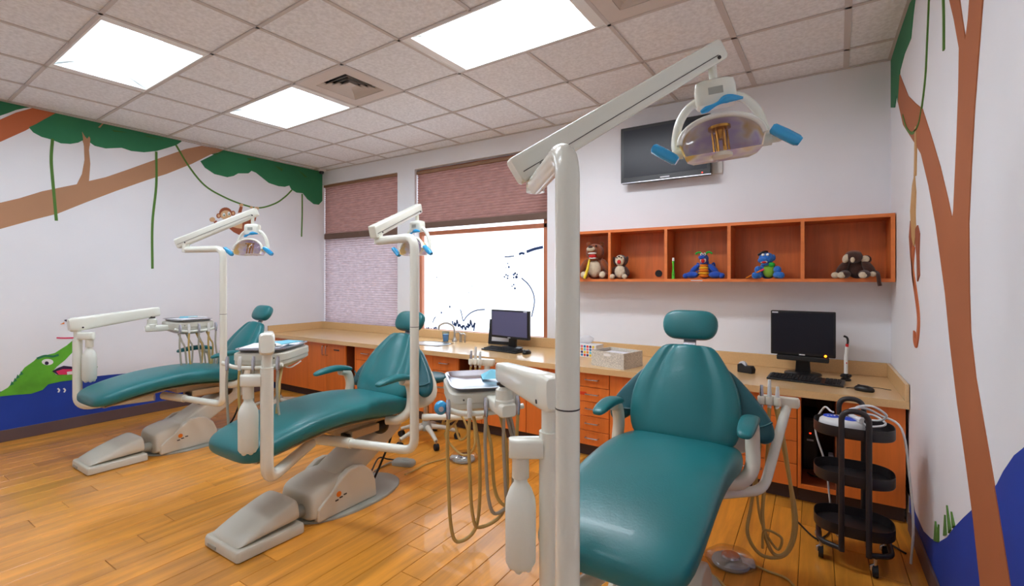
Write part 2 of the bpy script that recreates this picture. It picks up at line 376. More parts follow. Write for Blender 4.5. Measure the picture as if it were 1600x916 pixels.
# ---- windows: wooden frame, glass, drawn decoration
YG = YB + .11
def window(n, x0, x1, label, bars):
    w = empty('window_%d' % n, ((x0 + x1) / 2, YG, WZ0)); struct(w, label); w['category'] = 'window'
    h = (x1 - x0) / 2; H_ = WZ1 - WZ0 + .03
    for a in ((-h, -h + .04, 0, H_), (h - (.04 if n == 1 else .09), h, 0, H_), (-h + .04, h - .04, H_ - .04, H_), (-h + .04, h - .04, 0, .03), (-h + .04, h - .04, bars - .025, bars + .025)):
        B(a[0], a[1], -.025, .025, a[2], a[3]).build('window_frame', 'window_wood', w, bevel=.004)
    for z0, z1 in ((.03, bars - .025), (bars + .025, H_ - .04)):
        B(-h + .04, h - .04, -.003, .003, z0, z1).build('pane', 'glass', w)
    return w
w1 = window(1, XL, x622, 'left window hidden behind drawn mauve blinds', 1.22); w2 = window(2, x652, x853, 'bright window with drawn blue grass and flowers on its glass', 1.22)
def stroke(pts, w):
    """flat brush stroke: polyline of (x, z, width factor)"""
    P = [Vector((p[0], p[1])) for p in pts]; L_, R_ = [], []
    for i, p in enumerate(P):
        t = (P[min(i + 1, len(P) - 1)] - P[max(i - 1, 0)]).normalized(); n = Vector((-t.y, t.x)) * w / 2
        L_.append(tuple(p + n)); R_.append(tuple(p - n))
    return L_ + R_[::-1]
def ink(px, w, smooth=True):
    P = [on_y(u, v, YG - .004) for u, v in px]
    if smooth: P = [(q.x, q.y) for q in spline([(a, b, 0) for a, b in P], 5)]
    MB().prism(stroke(P, max(w * 1.3, .014)), lambda a, b, d: (a - (x652 + x853) / 2, -.0042 - d, b - WZ0), 0, .0012).build('painted_line', 'window_ink', w2)
z1 = lambda a, b: (640 + a / 5.09, 360 + b / 5.09)
def zig(l, w):
    for a, b in zip(l, l[1:]): ink([z1(*a), z1(*b)], w * 1.7, False)
zig([(340, 720), (350, 785), (358, 730), (368, 765), (378, 712), (390, 770), (398, 745), (410, 775), (428, 755), (418, 790)], .009)
zig([(432, 755), (446, 795), (452, 760), (470, 778), (462, 740), (480, 765), (485, 712), (500, 775), (520, 735), (510, 800)], .009)
zig([(135, 770), (142, 800), (150, 770), (160, 805), (172, 780), (190, 800), (196, 770)], .008); zig([(200, 805), (205, 770), (216, 775), (212, 800)], .008)
ink([z1(*p) for p in ((405, 630), (415, 670), (428, 720), (450, 690), (490, 655), (540, 635), (600, 630))], .005)
ink([z1(*p) for p in ((890, 380), (940, 425), (975, 480), (992, 540), (990, 600), (970, 690))], .010)
ink([z1(*p) for p in ((930, 172), (990, 150), (1062, 133))], .024); ink([z1(*p) for p in ((870, 192), (890, 182), (915, 186))], .020); ink([z1(*p) for p in ((755, 212), (790, 210), (832, 204))], .008)
ink([z1(*p) for p in ((185, 735), (195, 705), (208, 688))], .005)
for a, b, r in ((755, 370, 5), (768, 354, 5), (782, 362, 5), (780, 382, 5), (828, 352, 6), (840, 342, 6), (855, 352, 5), (850, 372, 8), (828, 376, 5), (828, 432, 5), (838, 462, 6), (815, 444, 4), (780, 264, 4), (790, 292, 6), (766, 296, 3), (253, 655, 6), (320, 608, 6), (235, 640, 3), (378, 566, 3), (472, 494, 3), (497, 443, 3), (510, 443, 3), (215, 374, 4), (167, 330, 3), (280, 372, 3)):
    x, z = on_y(*z1(a, b), YG - .004); q = r / 5.09 * .0115
    MB().prism(sell(x, z, q, q, 10, 2), lambda a_, b_, d: (a_ - (x652 + x853) / 2, -.0042 - d, b_ - WZ0), 0, .0012).build('painted_dot', 'window_ink', w2)
# ---- pleated blinds
def pleats(x0, x1, z0, z1, y, pitch=.031, dep=.013):
    n = max(2, round((z1 - z0) / pitch)); prof = []
    for k in range(2 * n + 1): prof.append((y - (dep if k % 2 else 0), z0 + (z1 - z0) * k / (2 * n)))
    vs = [(x, p[0], p[1]) for p in prof for x in (x0, x1)]
    return MB().add(vs, [(2 * k, 2 * k + 1, 2 * k + 3, 2 * k + 2) for k in range(2 * n)])
def blind(name, x0, x1, segs, zt, label, group='pleated window blinds'):
    t = empty(name, ((x0 + x1) / 2, YB + .05, segs[-1][0])); tag(t, label, 'blind', group); ox, oz = (x0 + x1) / 2, segs[-1][0]
    B(x0 - ox, x1 - ox, -.03, .03, zt - .035 - oz, zt - oz).build('headrail', 'blind_rail', t, bevel=.004)
    for k, (a, b, m) in enumerate(segs):
        pleats(x0 + .004 - ox, x1 - .004 - ox, a - oz, b - oz, 0).build('pleated_fabric', m, t, angle=10)
    return t
zl = on_y(503, 371, YB)[1]
bl = blind('pleated_blind', XL + .004, x622 - .004, [(zl + .05, WZ1 - .005, 'blind_upper'), (WZ0 + .02, zl - .03, 'blind_lower')], WZ1 + .028, 'mauve pleated blind fully closed over the left window in two shades')
B(-(x622 - XL) / 2 + .006, (x622 - XL) / 2 - .006, -.022, .022, zl - .03 - WZ0 - .02, zl + .05 - WZ0 - .02).build('middle_rail', 'blind_bar', bl, bevel=.004)
zr = 2.15
br_ = blind('pleated_blind', x652 + .01, x853 - .01, [(zr, WZ1 - .035, 'blind_upper')], WZ1, 'brown pleated blind half lowered above the drawn-on window')
B(-(x853 - x652) / 2 + .012, (x853 - x652) / 2 - .012, -.022, .016, -.07, 0).build('bottom_rail', 'blind_bar', br_, bevel=.004)
# ================================================================ murals (flat paint on the two side walls)
def paint(poly, material, name, side, layer=0, px=True):
    X = XL if side == 'L' else XR; sg = 1 if side == 'L' else -1; W_ = wl if side == 'L' else wr
    q = [on_x(u, v, X) for u, v in poly] if px else poly
    q = [(min(max(a, YF), YB - .001), min(max(b, .0), ZC - .001)) for a, b in q]
    base = .0012 + .0012 * layer
    return MB().prism(q, lambda a, b, d: (X + sg * d, a, b), 0, base).build(name, material, W_, angle=20)
def vine(px, w, material, side, layer=0, name='painted_vine'):
    X = XL if side == 'L' else XR
    P = [on_x(u, v, X) for u, v in px]; P = [(q.x, q.y) for q in spline([(a, b, 0) for a, b in P], 6)]
    return paint(stroke(P, w), material, name, side, layer, px=False)
def soft(px, per=4):
    P = px + px[:1]; return [(q.x, q.y) for q in spline([(a, b, 0) for a, b in P], per)][:-1]
# left wall
paint([(-40, 147), (0, 155), (49, 166), (38, 169), (25, 172), (12, 177), (0, 181), (-40, 192)], 'mural_green', 'painted_foliage', 'L')
paint([(-40, 205), (0, 187), (25, 176), (52, 167), (90, 176), (70, 187), (40, 204), (0, 222), (-40, 240)], 'mural_orange', 'painted_branch', 'L', 1)
paint([(-40, 330), (0, 317), (30, 310), (66, 299), (100, 292), (120, 288), (128, 272), (132, 250), (131, 225), (125, 210), (128, 206), (133, 214), (136, 217), (139, 213), (141, 217), (139, 235), (141, 256), (139, 283), (165, 277), (200, 265), (250, 247), (290, 233), (315, 228), (352, 233), (330, 241), (300, 256), (260, 272), (231, 281), (180, 299), (135, 316), (90, 334), (54, 343), (0, 358), (-40, 370)], 'mural_tan', 'painted_branch', 'L', 1)
paint([(45, 199), (52, 207), (65, 214), (80, 218), (95, 224), (110, 225), (122, 223), (130, 219), (138, 221), (148, 228), (165, 232), (190, 231), (205, 236), (225, 238), (245, 236), (262, 231), (275, 227), (284, 221), (280, 217), (250, 211), (200, 199), (150, 189), (88, 175), (70, 186), (56, 194)], 'mural_green', 'painted_foliage', 'L', 2)
paint([(128, 206), (133, 214), (136, 217), (139, 213), (141, 217), (140, 228), (131, 228)], 'mural_tan', 'painted_branch', 'L', 3); paint([(153, 199), (160, 191), (162, 193), (156, 200)], 'mural_tan', 'painted_branch', 'L', 3)
paint([(313, 252), (320, 262), (335, 272), (355, 277), (365, 275), (372, 271), (388, 271), (393, 267), (400, 270), (410, 278), (420, 286), (435, 291), (445, 292), (452, 290), (455, 296), (463, 301), (473, 302), (480, 311), (490, 319), (498, 320), (504, 314), (506, 266), (470, 258), (420, 247), (380, 238), (350, 232), (335, 241)], 'mural_green', 'painted_foliage', 'L', 2)
for p in ([(175, 203), (200, 207), (178, 206)], [(225, 211), (260, 220), (230, 214)], [(385, 247), (405, 249), (390, 252)], [(428, 258), (442, 264), (440, 268)], [(465, 265), (480, 277), (476, 277)], [(330, 241), (350, 236), (338, 242)]): paint(p, 'mural_leaf', 'painted_leaf', 'L', 3)
vine([(82, 217), (80, 250), (83, 290), (88, 345)], .022, 'mural_vine', 'L', 3); vine([(244, 237), (244, 290), (238, 350), (238, 420)], .022, 'mural_vine', 'L', 3)
vine([(275, 227), (295, 260), (320, 290), (350, 308), (380, 320), (405, 325), (430, 318), (446, 307), (456, 297)], .018, 'mural_vine', 'L', 3); vine([(472, 303), (472, 335), (471, 370)], .018, 'mural_vine', 'L', 3)
# painted monkey swinging on the vine
mk = lambda l: [(310 + a / 7.633, 300 + b / 7.633) for a, b in l]
def blob(cx, cy, rx, ry, n=18): return sell(cx, cy, rx, ry, n, 2)
paint(mk([(285, 430), (370, 415), (440, 350), (530, 300), (600, 280), (640, 310), (640, 430), (580, 500), (530, 517), (480, 510), (420, 480), (360, 430)]), 'mural_brown', 'painted_monkey_body', 'L', 3)
paint(mk([(385, 400), (430, 370), (525, 325), (518, 440), (460, 432), (410, 420)]), 'mural_skin', 'painted_monkey_belly', 'L', 4)
paint(mk([(470, 250), (495, 172), (527, 180), (512, 245)]), 'mural_brown', 'painted_monkey_arm', 'L', 3); paint(mk([(650, 345), (665, 220), (705, 225), (690, 300), (678, 348)]), 'mural_brown', 'painted_monkey_arm', 'L', 3)
for a in ((510, 157, 24, 17), (630, 184, 20, 14), (690, 196, 32, 18), (165, 330, 32, 28)): paint(mk(blob(*a)), 'mural_skin', 'painted_monkey_hand', 'L', 4)
paint(mk([(180, 358), (210, 340), (225, 352), (190, 375)]), 'mural_brown', 'painted_monkey_arm', 'L', 3)
paint(mk(blob(322, 255, 76, 70)), 'mural_brown', 'painted_monkey_head', 'L', 3)
for cx, cy in ((240, 285), (412, 255)): paint(mk(blob(cx, cy, 26, 30)), 'mural_brown', 'painted_monkey_ear', 'L', 4); paint(mk(blob(cx, cy, 15, 19)), 'mural_skin', 'painted_monkey_ear', 'L', 5)
paint(mk(blob(325, 275, 64, 55)), 'mural_skin', 'painted_monkey_face', 'L', 5)
for cx, cy in ((300, 272), (360, 258)): paint(mk(blob(cx, cy, 17, 22)), 'mural_white', 'painted_monkey_eye', 'L', 6); paint(mk(blob(cx + 2, cy + 8, 8, 9)), 'mural_vine', 'painted_monkey_eye', 'L', 7)
vine(mk([(600, 615), (615, 670), (650, 735), (700, 752), (742, 730), (746, 680), (715, 652), (680, 668), (678, 700), (705, 705)]), .024, 'mural_brown', 'L', 4, 'painted_monkey_tail')
# painted water, crocodile, bird
paint([(-40, 622), (0, 612), (60, 602), (115, 592), (170, 586), (240, 580), (330, 573), (400, 566), (455, 557), (470, 556), (505, 560), (505, 640), (-40, 720)], 'mural_blue', 'painted_water', 'L', 0)
ck = lambda l: [(a / 2.8625, 440 + b / 2.8625) for a, b in l]
paint(ck([(-40, 520), (0, 495), (35, 475), (55, 452), (80, 425), (110, 385), (150, 357), (170, 338), (205, 330), (245, 320), (300, 285), (331, 258), (334, 268), (328, 312), (290, 352), (255, 380), (237, 400), (250, 418), (330, 415), (395, 398), (425, 380), (437, 380), (430, 395), (380, 425), (330, 440), (270, 448), (215, 460), (190, 485), (140, 502), (60, 508), (0, 514), (-40, 522)]), 'mural_croc', 'painted_crocodile_body', 'L', 2)
paint(ck([(232, 402), (262, 385), (285, 377), (330, 382), (345, 388), (330, 416), (260, 418)]), 'mural_purple', 'painted_crocodile_mouth', 'L', 3); paint(ck([(250, 402), (280, 392), (330, 392), (330, 416), (262, 417)]), 'mural_pink', 'painted_crocodile_tongue', 'L', 4)
paint(ck([(298, 404), (330, 400), (330, 414), (300, 417)]), 'mural_white', 'painted_crocodile_tooth', 'L', 5)
paint(ck(blob(212, 360, 26, 14)), 'mural_white', 'painted_crocodile_eye', 'L', 4); paint(ck(blob(208, 365, 9, 8)), 'mural_purple', 'painted_crocodile_eye', 'L', 5)
vine(ck([(165, 345), (200, 333), (235, 335), (262, 328)]), .02, 'mural_green', 'L', 4, 'painted_crocodile_brow')
for a, b in ((60, 440), (72, 425), (88, 410), (46, 455)): paint(ck([(a - 2, b + 12), (a + 6, b - 9), (a + 16, b + 4)]), 'mural_green', 'painted_crocodile_spike', 'L', 3)
vine(ck([(253, 252), (290, 253), (331, 252)]), .012, 'mural_pink', 'L', 3, 'painted_brush')
for a in (258, 284): vine(ck([(a, 478), (a + 7, 486), (a + 2, 496)]), .012, 'mural_white', 'L', 2, 'painted_ripple')
bk = lambda l: [(90 + a / 6.108, 470 + b / 6.108) for a, b in l]
paint(bk([(60, 185), (110, 175), (150, 200), (330, 205), (240, 235), (90, 245), (120, 225)]), 'mural_purple', 'painted_bird_wing', 'L', 3); paint(bk([(85, 245), (150, 225), (250, 245), (200, 285), (130, 290)]), 'mural_white', 'painted_bird_belly', 'L', 4); paint(bk([(25, 225), (62, 206), (64, 222)]), 'orange_mark', 'painted_bird_beak', 'L', 4)
# right wall
paint([(1393, 168), (1393, 95), (1409, 40), (1422, -10), (1432, -10), (1428, 20), (1424, 60), (1414, 84), (1407, 110), (1404, 160), (1402, 148), (1399, 168)], 'mural_green', 'painted_foliage', 'R', 3)
paint([(1405, 112), (1412, 130), (1420, 150), (1432, 162), (1442, 170), (1455, 210), (1470, 260), (1482, 310), (1489, 343), (1491, 330), (1496, 220), (1499, 140), (1500, 75), (1492, 30), (1482, -12), (1499, -12), (1505, 30), (1510, 62), (1514, 30), (1517, -12), (1538, -12), (1530, 90), (1524, 170), (1519, 260), (1515, 350), (1516, 458), (1518, 520), (1526, 590), (1538, 660), (1552, 740), (1567, 830), (1583, 930), (1600, 1010), (1545, 1010), (1535, 930), (1522, 810), (1510, 720), (1497, 630), (1486, 540), (1478, 458), (1470, 400), (1463, 350), (1452, 290), (1440, 240), (1430, 223), (1412, 195), (1404, 160)], 'mural_trunk', 'painted_tree_trunk', 'R', 2)
wave = [(1394.5, 695), (1403, 722), (1412, 750), (1430, 800), (1443, 830), (1455, 842), (1468, 847), (1480, 840), (1490, 826), (1505, 810), (1518, 798), (1540, 780), (1558, 757), (1568, 737), (1585, 712), (1600, 700), (1640, 660), (1700, 640)]
wq = [on_x(u, v, XR) for u, v in wave]
paint([(wq[-1][0], .1)] + [(YB - .8, .1), (YB - .8, wq[0][1])] + wq, 'mural_blue', 'painted_water', 'R', 0, px=False)
vine([(1453, -10), (1450, 60), (1447, 120), (1441, 170), (1436, 195), (1427, 208), (1418, 200), (1412, 180)], .016, 'mural_vine', 'R', 4); vine([(1475, -10), (1476, 30), (1476, 78)], .02, 'mural_vine', 'R', 4)
vine([(1432, 198), (1432, 230), (1431, 275)], .05, 'mural_beige', 'R', 4, 'painted_monkey_arm')
paint([(1424, 330), (1427, 290), (1430, 275), (1432, 300), (1431, 335), (1432, 370), (1429, 385), (1426, 370)], 'mural_beige', 'painted_monkey_body', 'R', 4)
paint([(1432, 358), (1435, 352), (1438, 365), (1437, 400), (1438, 430), (1435, 440), (1434, 400), (1432, 380)], 'mural_brown', 'painted_monkey_leg', 'R', 4); paint([(1424, 345), (1426, 380), (1427, 410), (1431, 455), (1428, 440), (1424, 400), (1422, 370)], 'mural_brown', 'painted_monkey_leg', 'R', 4)
vine([(1429, 385), (1427, 420), (1432, 458), (1436, 490), (1436, 515), (1433, 536), (1430, 530), (1430, 518)], .05, 'mural_orange', 'R', 4, 'painted_monkey_tail')
for p in ([(1461, 846), (1463, 815), (1466, 835), (1468, 820), (1468, 848)], [(1410, 742), (1413, 722), (1416, 750)], [(1476, 838), (1478, 805), (1480, 836)], [(1484, 834), (1481, 790), (1487, 828)], [(1490, 826), (1488, 800), (1493, 822)]): paint(p, 'mural_vine', 'painted_grass', 'R', 4)
# ================================================================ counter and cabinets
YFC, CZ = 3.565, .737
def fx(u, y=YFC): return on_y(u, 440, y)[0]
def at(u, v, z): r = ray(u, v); t = (z - CAMZ) / r[2]; return Vector((r[0] * t, r[1] * t, z))
cx0, cx1 = XL + .004, XR - .004
ct = empty('counter', ((cx0 + cx1) / 2, 4.1, CZ - .045)); tag(ct, 'long tan laminate counter under the windows and shelf', 'counter'); ox, oy, oz = ct.location
SX, SY = -3.56, 3.93                                     # sink centre
def cb(x0, x1, y0, y1, z0, z1): return B(x0 - ox, x1 - ox, y0 - oy, y1 - oy, z0 - oz, z1 - oz)
sl = MB(); yb = YB - .002
for a in ((cx0, SX - .22, YFC - .04, yb), (SX + .22, cx1, YFC - .04, yb), (SX - .22, SX + .22, YFC - .04, SY - .15), (SX - .22, SX + .22, SY + .15, yb)):
    sl.box(a[0] - ox, a[1] - ox, a[2] - oy, a[3] - oy, 0, .045)
sl.build('worktop', 'counter', ct)
cb(cx0 + .02, cx1 - .02, yb - .02, yb, CZ, CZ + .1).build('backsplash', 'counter', ct, bevel=.003)
cb(cx0, cx0 + .02, YFC - .04, yb - .001, CZ, CZ + .1).build('side_splash', 'counter', ct, bevel=.003); cb(cx1 - .02, cx1, YFC - .04, yb - .001, CZ, CZ + .1).build('side_splash', 'counter', ct, bevel=.003)
def ring(p, n=28): return sell(p[0], p[1], p[2], p[3], n, 2.6)
sk = empty('sink', (SX, SY, CZ)); tag(sk, 'oval steel sink sunk into the counter below the window', 'sink')
MB().loft([[(a, b, z) for a, b in ring((0, 0, hx, hy))] for hx, hy, z in ((.215, .145, .001), (.225, .155, .004), (.205, .135, .006), (.195, .125, -.02), (.17, .10, -.13), (.03, .03, -.135))]).build('basin', 'brushed', sk, angle=60)
MB().cyl((0, 0, -.134), (0, 0, -.130), .025, 16).build('drain', 'black', sk)
fp = Vector((SX + .1, 4.2, CZ)); fc = empty('faucet', fp); tag(fc, 'chrome gooseneck tap behind the sink', 'faucet')
MB().lathe([(.03, 0), (.03, .012), (.02, .03), (.016, .05)]).build('base', 'brushed', fc)
MB().tube(spline([(0, 0, .04), (0, 0, .12), (-.01, -.02, .18), (-.06, -.07, .215), (-.115, -.12, .19), (-.125, -.13, .14)]), .012, 12).build('spout', 'brushed', fc)
hd = MB().tube(spline([(.09, 0, 0), (.09, 0, .07), (.09, -.005, .10)]), .016, 12).build('handle', 'brushed', fc); MB().tube(spline([(.09, 0, .095), (.06, -.01, .115), (.03, -.02, .10)]), .007, 8).build('lever', 'brushed', hd)
MB().tube(spline([(.15, 0, 0), (.15, 0, .08), (.145, -.03, .10), (.14, -.05, .09)]), .01, 10).build('soap_spout', 'brushed', fc)
cp = at(688, 536, CZ); cu = empty('plastic_cup', (SX + .02, 4.14, CZ)); tag(cu, 'clear plastic cup of blue liquid beside the tap', 'cup')
MB().lathe([(.032, .001), (.042, .115), (.040, .115), (.030, .005)], n=20).build('cup_wall', 'cup_clear', cu); MB().lathe([(.028, .006), (.0355, .085), (.001, .086)], n=20).build('blue_liquid', 'blue_film', cu)
# ---- cabinet units
def handle(parent, x, y, z, vert, L=.11):
    m = MB()
    if vert: m.tube(fillet([(x, y, z - L / 2), (x, y - .028, z - L / 2), (x, y - .028, z + L / 2), (x, y, z + L / 2)], .01, 3), .0055, 8)
    else: m.tube(fillet([(x - L / 2, y, z), (x - L / 2, y - .028, z), (x + L / 2, y - .028, z), (x + L / 2, y, z)], .01, 3), .0055, 8)
    m.build('handle', 'steel', parent)
def cabinet(x0, x1, label, doors=(), drawers=(), name='cabinet', group='base cabinets under the counter', hx=None, open_=False, door_h=None):
    t = empty(name, ((x0 + x1) / 2, YFC, 0)); tag(t, label, 'cabinet', group); w = (x1 - x0) / 2 - .001; D_ = YB - YFC - .004
    if open_:
        m = MB().box(-w, -w + .018, .02, D_, .1, .69).box(w - .018, w, .02, D_, .1, .69).box(-w + .018, w - .018, D_ - .018, D_, .1, .69).box(-w + .018, w - .018, .02, D_ - .018, .1, .118)
        m.build('open_carcass', 'cabinet_dark', t)
        B(-w, -w + .018, 0, .019, .1, .69).build('face_strip', 'cabinet_wood', t); B(w - .018, w, 0, .019, .1, .69).build('face_strip', 'cabinet_wood', t); B(-w + .018, w - .018, 0, .019, .1, .125).build('face_strip', 'cabinet_wood', t)
    else:
        B(-w, w, .02, D_, .1, .69).build('carcass', 'cabinet_dark', t)
    B(-w, w, .06, .07, .001, .099).build('toe_kick', 'kick', t)
    n = len(doors)
    for k, hs in enumerate(doors):
        a = -w + 2 * w * k / n + .002; b = -w + 2 * w * (k + 1) / n - .002
        d = B(a, b, 0, .019, .102, .688).build('door', 'cabinet_wood', t, bevel=.002)
        if hs: handle(d, (b - .03) if hs > 0 else (a + .03), 0, .60, True)
    if drawers:
        zs = .688; tot = .586; s_ = sum(drawers); 
        for q in drawers:
            h = tot * q / s_; d = B(-w + .002, w - .002, 0, .019, zs - h + .002, zs - .002).build('drawer', 'cabinet_wood', t, bevel=.002)
            handle(d, hx if hx is not None else 0, 0, zs - h * .45, False); zs -= h
    return t
X = [XL + .004, fx(482), fx(538), fx(556), fx(612), fx(676), fx(714), fx(752), fx(822), fx(893), fx(952), fx(1060), fx(1150), fx(1246), fx(1312), XR - .012]
cabinet(X[0], X[1], 'single door wooden cabinet in the corner by the mural wall', doors=(1,))
c2 = cabinet(X[1], X[2], 'wooden cabinet with a pair of doors and two steel handles side by side', doors=(1, -1))
B((X[2] - X[1]) / 2 - .19, (X[2] - X[1]) / 2 - .09, -.0012, -.0002, .61, .625).build('small_sticker', 'dark_mark', c2)
cabinet(X[2], X[3], 'narrow open cabinet bay left of the middle chair', open_=True)
cabinet(X[3], X[4], 'drawer cabinet just behind the left armrest of the middle chair', drawers=(1, 1.5, 1.5), hx=-.12)
cabinet(X[4], X[5], 'sink base cabinet behind the backrest of the middle chair', doors=(1, -1))
cabinet(X[5], X[6], 'drawer cabinet right of the middle light pole, below the tap', drawers=(1, 1.5, 1.5))
cabinet(X[6], X[7], 'open cabinet bay below the counter monitor and picture frame', open_=True)
cabinet(X[7], X[8], 'plain two door cabinet behind the hanging hoses', doors=(0, 0))
cabinet(X[8], X[9], 'plain two door cabinet behind the near light pole', doors=(0, 0))
c9 = cabinet(X[9], X[10], 'five drawer cabinet with a red sticker under the tissue box', drawers=(1, 1, 1, 1, 1), hx=.02)
B(-.105, -.03, -.0012, -.0002, .505, .53).build('red_sticker', 'red_mark', c9)
cabinet(X[10], X[11], 'cabinet hidden behind the left wing of the near chair', doors=(0, 0)); cabinet(X[11], X[12], 'cabinet hidden behind the backrest of the near chair', doors=(0, 0))
cabinet(X[12], X[13], 'four drawer cabinet behind the hoses right of the near chair', drawers=(1, 1, 1, 1), hx=-.08)
cabinet(X[13], X[14], 'open desk bay holding a black computer beside the trolley', open_=True)
cabinet(X[14], X[15], 'plain wooden end cabinet behind the black trolley', doors=(0,))
# things standing in the desk bay
pc = empty('computer_case', ((X[13] + X[14]) / 2 - .045, 4.0, .1181)); tag(pc, 'black computer case standing in the open desk bay', 'computer')
B(-.045, .045, -.1, .25, 0, .36).build('case', 'black_matte', pc, bevel=.006); B(-.036, .036, -.104, -.1, .02, .34).build('front_panel', 'black', pc); B(-.02, .02, -.106, -.104, .2, .212).build('drive_slot', 'light_mark', pc); B(-.006, .006, -.106, -.104, .25, .257).build('power_light', 'led_red', pc)
ps = empty('power_backup', ((X[13] + X[14]) / 2 + .06, 3.93, .1181)); tag(ps, 'small black power unit with a red light in the desk bay', 'power unit')
B(-.035, .035, -.1, .12, 0, .11).build('case', 'black', ps, bevel=.01); B(-.02, -.008, -.102, -.1, .085, .094).build('indicator_light', 'led_red', ps); B(.0, .03, -.05, .0, .11, .135).build('plug', 'light_mark', ps, bevel=.004); MB().tube(spline([(0, -.1, .02), (-.02, -.15, .006), (-.09, -.16, .006), (-.12, -.13, .01)]), .005, 8).build('cable', 'black', ps)
# ================================================================ things on the counter
def monitor(name, loc, rz, label, w, h, foot, scr, bez=.014, soundbar=False):
    t = empty(name, loc, rz); tag(t, label, 'monitor', 'computer monitors on the counter')
    z0 = foot; hs = MB().box(-w / 2, w / 2, -.02, .022, z0, z0 + h).build('housing', 'black', t, bevel=.006)
    B(-w / 2 + bez, w / 2 - bez, -.0215, -.02, z0 + bez + .01, z0 + h - bez).build('screen', scr, t)
    B(-.018, .018, -.0225, -.0205, z0 + .005, z0 + .013).build('brand_mark', 'light_mark', t)
    MB().prism([(-.05, 0), (.05, 0), (.035, foot + .1), (-.035, foot + .1)], lambda a, b, d: (a, d + .0, b), .024, .05).build('neck', 'black', t, bevel=.003)
    MB().loft([[(a, b, z) for a, b in sell(0, .02, .12 * k, .09 * k, 28, 2.6)] for k, z in ((1, 0), (1, .008), (.9, .014))]).build('foot', 'black', t)
    return t
p = at(803, 552, CZ)
m1 = monitor('computer_monitor', (-2.64, 4.1, CZ), math.radians(-8), 'bluish flat screen monitor on the counter in front of the window', .50, .29, .1, 'screen_blue')
B(.19, .235, -.0225, -.0205, .375, .385).build('corner_sticker', 'light_mark', m1)
m2 = monitor('computer_monitor', (-.08, 4.12, CZ), math.radians(-4), 'black square monitor with speaker bar at the desk below the shelf', .41, .33, .14, 'screen', .012)
B(-.165, .165, -.03, .01, .102, .138).build('speaker_bar', 'black_matte', m2, bevel=.006); MB().cyl((.145, -.033, .152), (.145, -.022, .152), .008, 12).build('power_light', 'led_orange', m2); B(-.195, -.155, -.0225, -.0205, .452, .462).build('corner_sticker', 'light_mark', m2)
def keyboard(loc, rz, label, w=.45, d=.15):
    t = empty('keyboard', loc, rz); tag(t, label, 'keyboard', 'computer keyboards')
    MB().add([(-w / 2, -d / 2, 0), (w / 2, -d / 2, 0), (w / 2, d / 2, 0), (-w / 2, d / 2, 0), (-w / 2, -d / 2, .012), (w / 2, -d / 2, .012), (w / 2, d / 2, .026), (-w / 2, d / 2, .026)], [(0, 3, 2, 1), (4, 5, 6, 7), (0, 1, 5, 4), (1, 2, 6, 5), (2, 3, 7, 6), (3, 0, 4, 7)]).build('case', 'black', t, bevel=.004)
    for r in range(5):
        m = MB(); y = -d / 2 + .02 + r * .024; z = .0125 + .014 * (y + d / 2) / d
        for k in range(19):
            if k in (14,): continue
            x = -w / 2 + .018 + k * (w - .036) / 19; m.box(x, x + (w - .036) / 19 - .004, y, y + .019, z, z + .007)
        struct(m.build('key_row', 'black_matte', t), None, 'stuff')
keyboard((-2.6, 3.9, CZ + .0005), math.radians(-8), 'dark keyboard under the monitor in front of the window'); keyboard((-.06, 3.85, CZ + .0005), math.radians(-6), 'black keyboard under the monitor below the toy shelf')
def mouse(loc, rz, label, cable=None):
    t = empty('computer_mouse', loc, rz); tag(t, label, 'mouse', 'computer mice')
    MB().loft([[(a, b, z) for a, b in sell(0, 0, .03 * k, .055 * k, 20, 2.3)] for k, z in ((.9, 0), (1, .008), (.95, .02), (.75, .031), (.35, .037))]).build('body', 'black', t, angle=70)
    B(-.003, .003, .02, .035, .03, .0375).build('wheel', 'rubber', t)
    if cable: MB().tube(spline(cable), .002, 6).build('cable', 'black', t)
mouse((-2.3, 3.86, CZ + .0005), -.1, 'black mouse beside the dark keyboard by the window')
mouse((.26, 3.71, CZ + .0005), math.radians(70), 'black mouse with a looped cable near the right wall', [(.0, .055, .005), (.01, .1, .003), (.12, .03, .003), (.16, -.02, .003), (.15, -.1, .003), (.06, -.12, .003), (.0, .0, .003)][:5])
fr = empty('picture_frame', (-2.84, 4.25, CZ), math.radians(6)); tag(fr, 'dark picture frame leaning behind the counter monitor', 'picture frame'); fr.rotation_euler = (math.radians(-8), 0, math.radians(6))
m = MB(); w, h, b = .34, .27, .035
for a in ((-w / 2, w / 2, 0, b), (-w / 2, w / 2, h - b, h), (-w / 2, -w / 2 + b, b, h - b), (w / 2 - b, w / 2, b, h - b)): m.box(a[0], a[1], -.01, .01, a[2] + .003, a[3] + .003)
m.build('frame', 'black', fr); B(-w / 2 + b, w / 2 - b, .0, .006, b, h - b).build('print', 'white_paper', fr); B(-.06, .06, -.001, .0, .09, .2).build('picture', 'plush_cream', fr)
